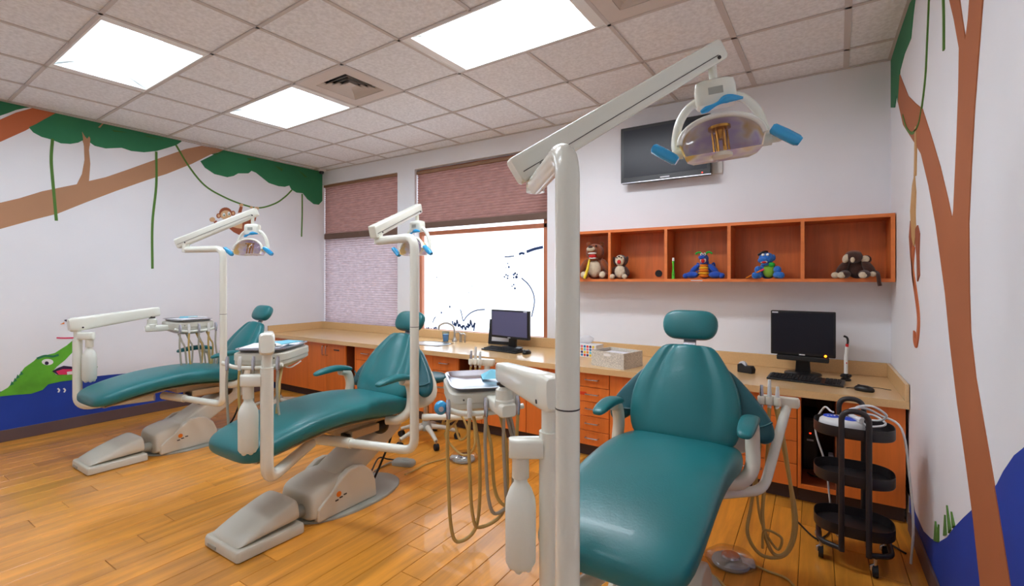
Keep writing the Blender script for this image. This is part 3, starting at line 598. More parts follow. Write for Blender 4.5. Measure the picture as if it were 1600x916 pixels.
# tissue box with coloured dots, patterned basket
tb = empty('tissue_box', (-1.80, 4.06, CZ), math.radians(-6)); tag(tb, 'white tissue box with rows of coloured dots', 'tissue box')
B(-.16, .16, -.07, .07, .0005, .115).build('carton', 'tissue_box', tb, bevel=.003)
cols = [mat('dot_%d' % k, c, .6) for k, c in enumerate([(225, 60, 50), (240, 140, 40), (30, 130, 190), (245, 205, 50), (230, 110, 150), (60, 40, 100), (110, 200, 210)])]
dm = MB().prism(sell(0, 0, .0115, .0115, 12, 2), lambda a, b_, d: (a, d, b_), 0, .0012).build('dot', 'dot_0', tb, loc=(-.13, -.0712, .02)); k = 0
for r in range(4):
    for c in range(10):
        k += 1
        if r == c == 0: continue
        o = dm.copy(); o.data = dm.data.copy(); o.data.materials[0] = cols[(k * 5 + r * 2) % 7]; COL.objects.link(o); o.parent = tb; o.location = (-.13 + c * .029, -.0712, .02 + r * .026)
MB().prism(sell(0, 0, .09, .03, 20, 2), lambda a, b_, d: (a, b_, d), .115, .1165).build('slot', 'white_paper', tb)
rings = []
for k, (r, z, sh) in enumerate(((.07, .116, 0), (.075, .14, .01), (.08, .16, .02), (.06, .18, .03), (.03, .19, .03))): rings.append([(r * (1 + .25 * math.sin(3 * q + k)) * math.cos(q * 6.283 / 16) + sh, .35 * r * (1 + .3 * math.cos(2 * q + k)) * math.sin(q * 6.283 / 16), z + .01 * math.sin(q * 1.7 + k)) for q in range(16)])
MB().loft(rings).build('tissue_sheet', 'tissue', tb, sub=1)
bs = empty('storage_basket', (-1.37, 3.74, CZ), math.radians(-14)); tag(bs, 'white patterned open storage box beside the tissue box', 'box')
m = MB(); w, d, h, t_ = .155, .135, .125, .008
for a in ((-w, w, -d, -d + t_), (-w, w, d - t_, d), (-w, -w + t_, -d + t_, d - t_), (w - t_, w, -d + t_, d - t_)): m.box(*a, .0005, h)
m.build('side_walls', 'box_pattern', bs); B(-w + t_, w - t_, -d + t_, d - t_, .0005, .008).build('bottom', 'box_pattern', bs); tag(B(-w + .03, w - .03, -d + .03, d - .03, .0085, .1).build('paper_stack', 'white_paper', loc=bs.location, rot=bs.rotation_euler), 'stack of white paper inside the patterned storage box', 'paper stack')
MB().prism(sell(0, .1, .035, .011, 16, 3), lambda a, b_, d_: (a, d_, b_), -d - .0012, -d).build('hand_hole', 'tissue_box', bs)
# tape dispenser and curing pen
td = empty('tape_dispenser', (-.44, 3.98, CZ), math.radians(-20)); tag(td, 'small black tape dispenser on the desk below the blue dragon toy', 'tape dispenser')
MB().prism([(-.055, 0), (.055, 0), (.06, .03), (.045, .055), (.0, .05), (-.03, .07), (-.055, .06)], lambda a, b_, d_: (a, d_, b_), -.03, .03).build('body', 'black_matte', td, bevel=.006); MB().cyl((-.025, -.012, .055), (-.025, .012, .055), .028, 20).build('tape_roll', 'light_mark', td)
cpn = empty('curing_light_pen', (.18, 4.03, CZ)); tag(cpn, 'slim white and red handpiece standing upright in a black holder', 'handpiece')
MB().lathe([(.03, .0005), (.032, .012), (.02, .022), (.016, .05)], n=16).build('holder_base', 'black', cpn)
for k in range(4): MB().tube([(0, 0, .03), (.035 * math.cos(k * 1.57 + .6), .035 * math.sin(k * 1.57 + .6), .035)], .009, 8).build('holder_fork', 'black', cpn)
MB().tube([(0, 0, .03), (0, 0, .16), (.006, 0, .24)], [.012, .012, .009], 12).build('body', 'white_plastic', cpn); MB().tube(spline([(.006, 0, .24), (.011, 0, .275), (.006, 0, .30), (-.012, -.004, .31)]), .007, 10).build('tip', 'black', cpn); MB().cyl((.0062, 0, .236), (.0075, 0, .256), .0095, 12).build('red_ring', 'plush_red', cpn); B(.0, .006, -.0145, -.011, .12, .13).build('button', 'plush_red', cpn)
# ================================================================ wall shelf and toys
SZ0, SZ1, SYF = 1.423, 1.889, 4.07
sx = [-2.09] + [on_y(u, 400, SYF)[0] for u in (952, 1040, 1139, 1254)] + [XR - .006]
sh = empty('wall_shelf', (0, YB, SZ0)); tag(sh, 'long wooden wall shelf divided into five open boxes', 'shelf')
D_ = YB - SYF - .002; th = .024
B(sx[0], sx[5], -D_ + .004, -.012, 0, th).build('bottom_board', 'shelf_wood', sh); B(sx[0], sx[5], -D_ + .004, -.012, SZ1 - SZ0 - th, SZ1 - SZ0).build('top_board', 'shelf_wood', sh); B(sx[0], sx[5], -.012, -.002, 0, SZ1 - SZ0).build('back_panel', 'shelf_wood', sh)
for k, x in enumerate(sx):
    a, b = (x, x + th) if k == 0 else (x - th, x) if k == 5 else (x - th / 2, x + th / 2)
    B(a, b, -D_ + .004, -.012, th, SZ1 - SZ0 - th).build('divider', 'shelf_wood', sh); B(a, b, -D_, -D_ + .004, th, SZ1 - SZ0 - th).build('edge_strip', 'shelf_edge', sh)
B(sx[0], sx[5], -D_, -D_ + .004, 0, th).build('edge_strip', 'shelf_edge', sh); B(sx[0], sx[5], -D_, -D_ + .004, SZ1 - SZ0 - th, SZ1 - SZ0).build('edge_strip', 'shelf_edge', sh)
SB = SZ0 + th + .0005
B(-.86, -.77, -D_ - .0012, -D_, .007, .014).build('shelf_label', 'light_mark', sh)
def E_(t, name, m_, c, r, rot=None, n=16): return MB().ell(c, r, n, 10, rot).build(name, m_, t, angle=80)
def rotx(a): return Matrix.Rotation(a, 3, 'X')
def rotz(a): return Matrix.Rotation(a, 3, 'Z')
def roty(a): return Matrix.Rotation(a, 3, 'Y')
# bear (x, rz): faces -y
def toy(name, x, rz, label, cat='plush toy', y=4.17): 
    t = empty(name, (x, y, SB), rz); tag(t, label, cat, 'plush toys on the wall shelf'); return t
t = toy('plush_bear', -1.74, .25, 'large brown plush bear with open mouth and yellow toothbrush')
E_(t, 'body', 'plush_brown', (0, .02, .10), (.095, .085, .105)); E_(t, 'belly', 'plush_cream', (0, -.035, .095), (.062, .045, .08)); hd = E_(t, 'head', 'plush_brown', (0, .0, .25), (.085, .075, .08))
E_(t, 'muzzle', 'plush_brown', (-.02, -.07, .262), (.05, .04, .04)); E_(t, 'snout', 'plush_cream', (-.025, -.095, .275), (.04, .03, .025)); E_(t, 'nose', 'plush_dark', (-.025, -.115, .293), (.022, .015, .013))
E_(t, 'upper_teeth', 'tooth_white', (-.015, -.082, .236), (.04, .028, .012)); E_(t, 'mouth', 'plush_red', (-.012, -.075, .208), (.036, .032, .02)); E_(t, 'lower_jaw', 'plush_brown', (-.01, -.05, .185), (.045, .045, .02)); E_(t, 'lower_teeth', 'tooth_white', (-.01, -.084, .192), (.034, .016, .01))
for s_ in (-1, 1): E_(t, 'ear', 'plush_brown', (s_ * .06, .015, .325), (.024, .014, .026)); E_(t, 'arm', 'plush_brown', (s_ * .1, -.02, .12), (.032, .04, .075), roty(-s_ * .5)); E_(t, 'leg', 'plush_brown', (s_ * .085, -.07, .035), (.04, .07, .036)); E_(t, 'paw_pad', 'plush_cream', (s_ * .085, -.135, .04), (.028, .014, .028)); E_(t, 'eye', 'black', (s_ * .03 - .01, -.07, .305), (.009, .008, .009))
MB().tube([(-.075, -.15, .004), (-.05, -.125, .09), (-.035, -.11, .18)], [.012, .014, .008], 10).build('toothbrush', 'yellow_plastic', t)
t = toy('plush_puppy', -1.485, .1, 'small brown and cream plush dog with open mouth, second toy from the bear', y=4.15)
E_(t, 'body', 'plush_dark', (0, .02, .065), (.06, .055, .07)); E_(t, 'belly', 'plush_cream', (0, -.02, .065), (.05, .035, .058)); E_(t, 'head', 'plush_dark', (0, .005, .165), (.055, .05, .055)); E_(t, 'face', 'plush_cream', (0, -.03, .165), (.042, .03, .05)); E_(t, 'mouth', 'plush_red', (.0, -.058, .152), (.017, .01, .019)); E_(t, 'nose', 'black', (0, -.055, .2), (.009, .007, .007))
for s_ in (-1, 1): E_(t, 'ear', 'plush_dark', (s_ * .052, .0, .165), (.016, .022, .042), roty(s_ * .3)); E_(t, 'arm', 'plush_dark', (s_ * .06, -.015, .07), (.02, .024, .045), roty(-s_ * .4)); E_(t, 'leg', 'plush_dark', (s_ * .05, -.04, .02), (.026, .04, .02)); E_(t, 'foot', 'plush_cream', (s_ * .055, -.08, .022), (.023, .018, .022)); E_(t, 'eye', 'black', (s_ * .02, -.055, .19), (.006, .005, .006))
t = tag(MB().cyl((0, 0, 0), (0, .008, 0), .031, 24).build('cable_grommet', 'black_matte', loc=(on_y(1029, 428, YB - .02)[0], YB - .0205, SB + .05)), 'round black cable cap on the back of the wall shelf', 'cable cap')
t = empty('toothbrush_figure', (on_y(1052, 430, 4.12)[0], 4.12, SB)); tag(t, 'upright green toothbrush standing alone on the shelf', 'toothbrush')
MB().tube([(0, 0, 0), (0, 0, .01), (0, 0, .05), (0, 0, .075), (0, 0, .12), (0, 0, .15)], [.014, .013, .012, .008, .007, .011], 12).build('handle', 'green_plastic', t); MB().tube([(0, 0, .15), (0, 0, .16), (0, 0, .178)], [.009, .011, .007], 12).build('bristles', 'tooth_white', t); E_(t, 'face_dot', 'black', (0, -.012, .035), (.004, .003, .004))
t = toy('plush_dragon', -.775, .0, 'blue plush dragon with green antennae and striped yellow belly')
E_(t, 'body', 'plush_blue', (0, .03, .085), (.085, .07, .085)); 
for k in range(5): E_(t, 'belly_stripe', 'plush_yellow' if k % 2 else 'plush_orange', (0, -.03 + .006 * abs(k - 2), .03 + k * .026), (.065 - .005 * abs(k - 1), .04, .018))
t.scale = (.7, .8, .82); E_(t, 'neck', 'plush_blue', (0, .02, .16), (.05, .045, .05)); E_(t, 'head', 'plush_blue', (0, -.005, .205), (.052, .055, .045)); E_(t, 'snout', 'plush_blue', (-.01, -.055, .215), (.045, .035, .022)); E_(t, 'teeth', 'tooth_white', (0, -.055, .185), (.034, .022, .028)); E_(t, 'mouth', 'plush_red', (0, -.07, .18), (.022, .014, .022)); E_(t, 'jaw', 'plush_blue', (0, -.03, .16), (.035, .035, .015))
for s_ in (-1, 1):
    E_(t, 'eye', 'tooth_white', (s_ * .017, -.05, .245), (.015, .012, .015)); E_(t, 'pupil', 'black', (s_ * .015, -.062, .246), (.006, .004, .007)); MB().tube(spline([(s_ * .02, -.02, .245), (s_ * .04, -.02, .265), (s_ * .07, -.02, .265), (s_ * .092, -.02, .25)]), [.010] * 18 + [.012], 8).build('antenna', 'plush_green', t)
    E_(t, 'arm', 'plush_blue', (s_ * .105, -.01, .1), (.03, .035, .07), roty(-s_ * .9)); E_(t, 'leg', 'plush_blue', (s_ * .13, -.03, .04), (.075, .045, .035)); E_(t, 'foot', 'plush_blue', (s_ * .2, -.04, .03), (.035, .03, .028))
    MB().tube(spline([(s_ * .06, .06, .13), (s_ * .09, .08, .16), (s_ * .1, .08, .12), (s_ * .07, .07, .09)]), .01, 8).build('wing', 'plush_blue', t)
t = toy('plush_dinosaur', -.31, .1, 'light blue plush dinosaur holding a yellow and red toothbrush', y=4.15)
E_(t, 'body', 'plush_sky', (0, .02, .075), (.07, .065, .078)); E_(t, 'belly', 'plush_lime', (.01, -.03, .07), (.05, .032, .062)); E_(t, 'head', 'plush_sky', (-.01, -.01, .185), (.062, .06, .055)); E_(t, 'snout', 'plush_sky', (-.04, -.055, .165), (.04, .035, .028)); E_(t, 'teeth', 'tooth_white', (-.03, -.075, .15), (.028, .014, .014)); E_(t, 'mouth', 'plush_red', (-.03, -.084, .148), (.02, .01, .01)); E_(t, 'cheek', 'plush_sky', (.045, -.01, .19), (.02, .025, .03)); E_(t, 'jaw', 'plush_sky', (-.02, -.045, .13), (.035, .035, .014))
t.scale = (.85, .85, .85); MB().tube(spline([(-.075, -.03, .215), (-.05, -.045, .235), (-.02, -.04, .245), (.0, -.03, .242)]), .009, 8).build('brow', 'black', t)
for s_ in (-1, 1): E_(t, 'eye', 'tooth_white', (s_ * .018 - .02, -.06, .215), (.013, .011, .012)); E_(t, 'arm', 'plush_sky', (s_ * .075, -.05, .08), (.03, .045, .035), rotz(s_ * .4)); E_(t, 'leg', 'plush_sky', (s_ * .08, -.05, .032), (.04, .065, .032)); E_(t, 'foot', 'plush_sky', (s_ * .1, -.1, .03), (.03, .025, .03))
MB().tube([(-.175, -.1, .006), (-.06, -.11, .07)], [.006, .007], 8).build('toothbrush', 'plush_orange', t); MB().tube([(-.06, -.11, .07), (-.03, -.11, .085)], .009, 8).build('toothbrush_head', 'mural_pink', t); E_(t, 'neckerchief', 'plush_green', (.03, -.05, .125), (.03, .02, .022))
t = toy('plush_monkey', .24, -.15, 'dark brown plush monkey slumped at the right end of the shelf', y=4.115)
E_(t, 'body', 'plush_dark', (.01, .03, .075), (.075, .065, .075)); E_(t, 'head', 'plush_dark', (-.01, -.03, .15), (.055, .055, .045)); E_(t, 'brow', 'plush_brown', (-.01, -.02, .178), (.045, .045, .02)); E_(t, 'face', 'plush_cream', (-.05, -.065, .14), (.02, .016, .032), roty(.3)); E_(t, 'face', 'plush_cream', (-.01, -.08, .13), (.013, .012, .02)); E_(t, 'ear', 'plush_cream', (.055, -.03, .135), (.026, .012, .024)); E_(t, 'ear', 'plush_dark', (.062, -.02, .132), (.03, .012, .03))
for s_ in (-1, 1): E_(t, 'arm', 'plush_dark', (s_ * .075, -.02, .07), (.03, .035, .065), roty(-s_ * .55)); E_(t, 'leg', 'plush_dark', (s_ * .055, -.07, .03), (.036, .06, .028)); E_(t, 'foot', 'plush_cream', (s_ * .06 - .01, -.115, .024), (.024, .02, .022))
E_(t, 'hand', 'plush_cream', (.1, -.06, .03), (.02, .02, .018)); E_(t, 'hand', 'plush_cream', (-.115, -.045, .024), (.024, .02, .022)); MB().tube(spline([(.09, .0, .05), (.12, -.03, .04), (.13, -.065, .02), (.135, -.08, -.02), (.14, -.082, -.05)]), .012, 8).build('tail', 'plush_dark', t)
# ================================================================ wall television, dome camera
tv = empty('wall_television', (-1.13, YB, 2.57)); tag(tv, 'black flat television mounted high on the white wall', 'television')
B(-.38, .40, -.13, -.075, -.25, .26).build('housing', 'black', tv, bevel=.008); B(-.35, .37, -.1315, -.13, -.2, .23).build('screen', 'screen', tv); B(-.02, .06, -.1325, -.1305, -.232, -.222).build('brand_mark', 'light_mark', tv); MB().cyl((.33, -.132, -.228), (.33, -.13, -.228), .005, 8).build('power_light', 'led_red', tv); B(-.38, .40, -.132, -.13, -.25, -.244).build('chrome_edge', 'steel', tv)
B(.1, .47, -.02, -.002, -.23, .2).build('wall_plate', 'white_plastic', tv, bevel=.003); B(-.1, .12, -.075, -.02, -.1, .1).build('mount_arm', 'black_matte', tv)
p = on_y(514, 271, YB); sc = empty('dome_camera', (XL + .14, YB - .1, ZC - .004)); tag(sc, 'small white dome security camera in the ceiling corner', 'security camera')
MB().lathe([(.05, 0), (.052, -.02), (.045, -.035)], n=20).build('base', 'white_plastic', sc); MB().ell((0, -.012, -.045), (.034, .034, .03)).build('lens_dome', 'black', sc, angle=80)
# ================================================================ dental chairs
def interp(tab, y):
    for (a, b) in zip(tab, tab[1:]):
        if a[0] <= y <= b[0]:
            t = (y - a[0]) / (b[0] - a[0]); t = t * t * (3 - 2 * t) if False else t
            return [p + (q - p) * t for p, q in zip(a[1:], b[1:])]
    return list(tab[-1][1:])
def pad(name, secs, material, parent, p=3.2, n=40, dent=None, sub=1):
    """upholstered pad: sections (centre, half width x, u vector, half thickness)"""
    rings = []
    for c, hw, u, ht in secs:
        ring = []
        for a, b in sell(0, 0, hw, ht, n, p):
            if dent: b += dent(a, b, hw, ht, c)
            ring.append(Vector(c) + Vector((a, 0, 0)) + Vector(u) * b)
        rings.append(ring)
    return MB().loft(rings).build(name, material, parent, sub=sub)
def dental_chair(ox, oy, label, dz=0, tilt=30, logo=True):
    t = empty('dental_chair', (ox, oy, 0)); tag(t, label, 'dental chair', 'teal dental chairs')
    # --- floor parts
    plate = [(.0, .40)] ; pts = sell(0, .80, .235, .40, 40, 2.2)
    MB().loft([[(a * k, .8 + (b - .8) * k, z) for a, b in pts] for k, z in ((1, .0005), (1, .009), (.985, .014))]).build('base_plate', 'grey_plastic', t)
    rings = []
    for y, hw, h in ((.0, .15, .035), (.004, .165, .05), (.012, .172, .058), (.36, .178, .058), (.372, .172, .055), (.376, .16, .045)):
        rings.append([(a, y, z) for a, z in ((-hw, .004), (-hw, h * .7), (-hw + .008, h), (hw - .008, h), (hw, h * .7), (hw, .004))])
    fcv = MB().loft(rings).build('foot_cover', 'beige_plastic', t, bevel=.004)
    rings = []
    for y, hw, h in ((.02, .12, .06), (.03, .138, .078), (.05, .145, .092), (.12, .15, .125), (.22, .155, .16), (.31, .158, .186), (.345, .155, .19), (.36, .145, .18), (.366, .125, .16)):
        rings.append([(x, y, .054 + (z - .054)) for x, z in [(-hw - .008, .054), (-hw, .058 + (h - .058) * .5), (-hw + .012, h - .012), (-hw + .04, h), (hw - .04, h), (hw - .012, h - .012), (hw, .058 + (h - .058) * .5), (hw + .008, .054)]])
    MB().loft(rings).build('cover_hood', 'beige_plastic', fcv, sub=2)
    B(-.12, -.04, -.004, .002, .012, .03).build('pedal_slot', 'grey_plastic', fcv)
    MB().cyl((.06, .36, .075), (.06, .5, .075), .036, 18).build('coupling', 'grey_plastic', t)
    rings = []
    for y, hw, h in ((.43, .14, .16), (.44, .158, .185), (.47, .168, .205), (.54, .17, .222), (.62, .168, .235), (.70, .165, .235), (.76, .16, .22), (.80, .15, .19)):
        rings.append([(x, y, z) for x, z in [(-hw, .014), (-hw, .06), (-hw, h - .05), (-hw + .018, h - .012), (-hw + .05, h), (hw - .05, h), (hw - .018, h - .012), (hw, h - .05), (hw, .06), (hw, .014)]])
    ph = MB().loft(rings).build('pump_housing', 'beige_plastic', t, sub=2)
    for s_ in (-1, 1):
        prof = [(.46, .014), (.46, .09), (.50, .125), (.56, .165), (.62, .22), (.68, .255), (.74, .262), (.80, .245), (.86, .19), (.89, .12), (.90, .014)]
        MB().prism(prof, lambda a, b, d: (d, a, b), s_ * .13, s_ * .178).build('side_panel', 'beige_plastic', ph, bevel=.012, seg=3)
    if logo:
        MB().prism(sell(.60, .135, .017, .017, 20, 2), lambda a, b, d: (d, a, b), .178, .1805).build('round_emblem', 'orange_mark', ph)
        for k in range(3): MB().box(.178, .18, .575 + k * .03, .597 + k * .03, .098 + .008 * k, .106 + .008 * k).build('lettering', 'dark_mark', ph)
    # --- slanted lift arm
    la = []
    for y, z, hw, th in ((.60, .10, .11, .075), (.66, .16, .115, .08), (.80, .24, .115, .078), (1.0, .345, .115, .07), (1.14, .415, .11, .062), (1.19, .43, .09, .05)):
        n_ = Vector((0, -.46, .89)); c_ = Vector((0, y, z + dz * (y - .6) / .55))
        la.append([c_ + Vector((a, 0, 0)) + n_ * b for a, b in sell(0, 0, hw, th, 24, 6)])
    lf = MB().loft(la).build('lift_arm', 'beige_plastic', t, angle=50)
    n_ = Vector((0, -.46, .89)); c_ = Vector((0.02, .86, .27 + dz * .4)) + n_ * .0785; e_ = Vector((0, .89, .46))
    MB().add([c_ + Vector((x, 0, 0)) + e_ * q for x, q in ((-.025, -.02), (.025, -.02), (.025, .02), (-.025, .02))], [(0, 1, 2, 3)]).build('rating_label', 'dark_mark', lf)
    # --- frame under the seat
    B(-.16, .16, .58, 1.1, .49 + dz, .535 + dz).build('seat_frame', 'mech_metal', t, bevel=.008)
    B(-.07, .10, .72, .98, .415 + dz, .492 + dz).build('motor_box', 'mech_metal', t, bevel=.008); B(.09, .2, .68, .9, .445 + dz, .495 + dz).build('slide_rail', 'mech_metal', t, bevel=.006); B(.115, .19, .66, .68, .452 + dz, .478 + dz).build('slide_cap', 'black', t, bevel=.004)
    MB().ell((.1, 1.0, .43 + dz), (.05, .06, .05)).build('motor', 'black', t, angle=80); MB().cyl((-.05, .45, .52 + dz), (-.05, .7, .505 + dz), .022, 12).build('actuator_rod', 'mech_metal', t)
    MB().tube(spline([(.1, 1.1, .47 + dz), (.02, 1.17, .3), (-.05, 1.15, .12), (-.02, 1.05, .03)]), .008, 8).build('cable', 'black', t)
    # --- seat and leg rest, one continuous pad
    S = [(.025, .15, .545, .500), (.035, .20, .566, .490), (.07, .243, .592, .485), (.14, .262, .618, .495), (.25, .268, .648, .520), (.42, .272, .678, .552), (.60, .272, .690, .560), (.78, .278, .688, .545), (.90, .282, .675, .525), (1.0, .285, .655, .515), (1.08, .278, .645, .520), (1.13, .25, .635, .530), (1.15, .2, .62, .545)]
    pad('seat', [((0, y, (a + b) / 2 + dz), hw, (0, 0, 1), (a - b) / 2) for y, hw, a, b in S], 'teal_vinyl', t, p=3.4)
    MB().loft([[(x, y, z + dz) for x, z in sell(0, zb, hw, .012, 20, 4)] for y, hw, zb in ((.1, .18, .484), (.3, .2, .520), (.5, .21, .548), (.7, .21, .545), (1.0, .2, .514))]).build('seat_pan', 'mech_metal', t, angle=50)
    # --- backrest
    a_ = math.radians(tilt); up = Vector((0, math.sin(a_), math.cos(a_))); nf = Vector((0, -math.cos(a_), math.sin(a_))); b0 = Vector((0, 1.07, .60 + dz))
    def dent(a, b, hw, ht, c):
        if b < 0: return 0
        q = abs(a) / hw; s_ = (Vector(c) - b0).dot(up)
        return -.014 * math.exp(-((q - .55) / .12) ** 2) * min(1, max(0, s_ - .05) * 8) + .008 * math.exp(-(q / .4) ** 2)
    K = [(.0, .17, .028), (.012, .215, .042), (.04, .247, .052), (.10, .264, .058), (.19, .268, .060), (.27, .255, .060), (.34, .226, .056), (.40, .190, .050), (.45, .158, .044), (.485, .132, .036), (.50, .10, .024)]
    pad('backrest', [(b0 + up * s_ , hw, nf, ht) for s_, hw, ht in K], 'teal_vinyl', t, p=3.0, n=48, dent=dent)
    sh_ = []
    for s_, hw, ht in ((-.02, .14, .02), (.0, .24, .03), (.05, .31, .035), (.12, .34, .035), (.22, .31, .035), (.32, .22, .03), (.42, .11, .025), (.46, .06, .018)):
        c_ = b0 + up * s_ - nf * (.075 + .02)
        sh_.append([c_ + Vector((x, 0, 0)) + nf * (q - .35 * (x * x) / .34) for x, q in sell(0, 0, hw, ht, 28, 2.6)])
    MB().loft(sh_).build('back_shell', 'shell', t, sub=1)
    # wing cushions either side
    for s_ in (-1, 1):
        W_ = [(.12, .44), (.2, .40), (.28, .32), (.36, .225), (.405, .15), (.405, .08), (.35, .05), (.27, .10), (.2, .2)]
        ctr = (.285, .22); rg = []
        for k, off in ((.55, .034), (.86, .03), (1.0, .0), (.86, -.02), (.5, -.022)):
            rg.append([b0 + Vector((s_ * (ctr[0] + (x - ctr[0]) * k), 0, 0)) + up * (ctr[1] + (z - ctr[1]) * k) + nf * (off - .04 - .12 * max(0, x - .2)) for x, z in W_])
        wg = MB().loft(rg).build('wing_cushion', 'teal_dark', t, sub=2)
        q = [b0 + Vector((s_ * x, 0, 0)) + up * z + nf * (-.003 - .12 * max(0, x - .2)) for x, z in ((.25, .14), (.30, .135), (.35, .145), (.39, .17))]
        MB().tube(spline(q), .005, 6).build('seam', 'teal_dark', wg)
    # headrest
    hb = b0 + up * .50 - nf * .01
    MB().prism([(-.03, 0), (.03, 0), (.03, .12), (-.03, .12)], lambda x, z, d: tuple(hb + Vector((x, 0, 0)) + up * (z - .05) - nf * d), .012, .024).build('headrest_bar', 'steel', t)
    hc = hb + up * .105 + nf * .012
    ah = a_ - math.radians(4); hu = Vector((0, math.sin(ah), math.cos(ah))); hn = Vector((0, -math.cos(ah), math.sin(ah)))
    HS = [(-.076, .075, .02), (-.070, .10, .032), (-.05, .125, .042), (-.015, .138, .046), (.025, .138, .046), (.055, .125, .042), (.072, .10, .032), (.078, .075, .02)]
    pad('headrest', [(hc + hu * s_, hw, hn, ht) for s_, hw, ht in HS], 'teal_vinyl', t, p=3)
    # armrests
    for s_ in (-1, 1):
        X = s_ * .315
        br = MB().tube(spline([(s_ * .2, .96, .50 + dz), (s_ * .275, 1.0, .505 + dz), (X, 1.055, .56 + dz), (X, 1.075, .66 + dz), (X, 1.05, .745 + dz), (X, .99, .772 + dz)]), .031, 12).build('armrest_bracket', 'shell', t)
        pad('armrest_pad', [((X, y, z + dz), hw, (0, 0, 1), ht) for y, z, hw, ht in ((.775, .775, .018, .008), (.785, .779, .028, .014), (.83, .788, .036, .02), (.92, .798, .038, .023), (1.0, .793, .038, .022), (1.07, .777, .034, .018), (1.085, .772, .02, .01))], 'teal_vinyl', br, p=2.6, n=20)
    return t
CH = {'A': (-4.65, 1.25), 'B': (-2.62, 1.265), 'C': (-.555, 1.33)}
dental_chair(*CH['A'], 'teal dental chair farthest left, next to the crocodile mural', 0, 33)
dental_chair(*CH['B'], 'teal dental chair in the middle of the room, shown from its side', 0, 31)
dental_chair(*CH['C'], 'nearest teal dental chair on the right, facing the viewer', .03, 20)
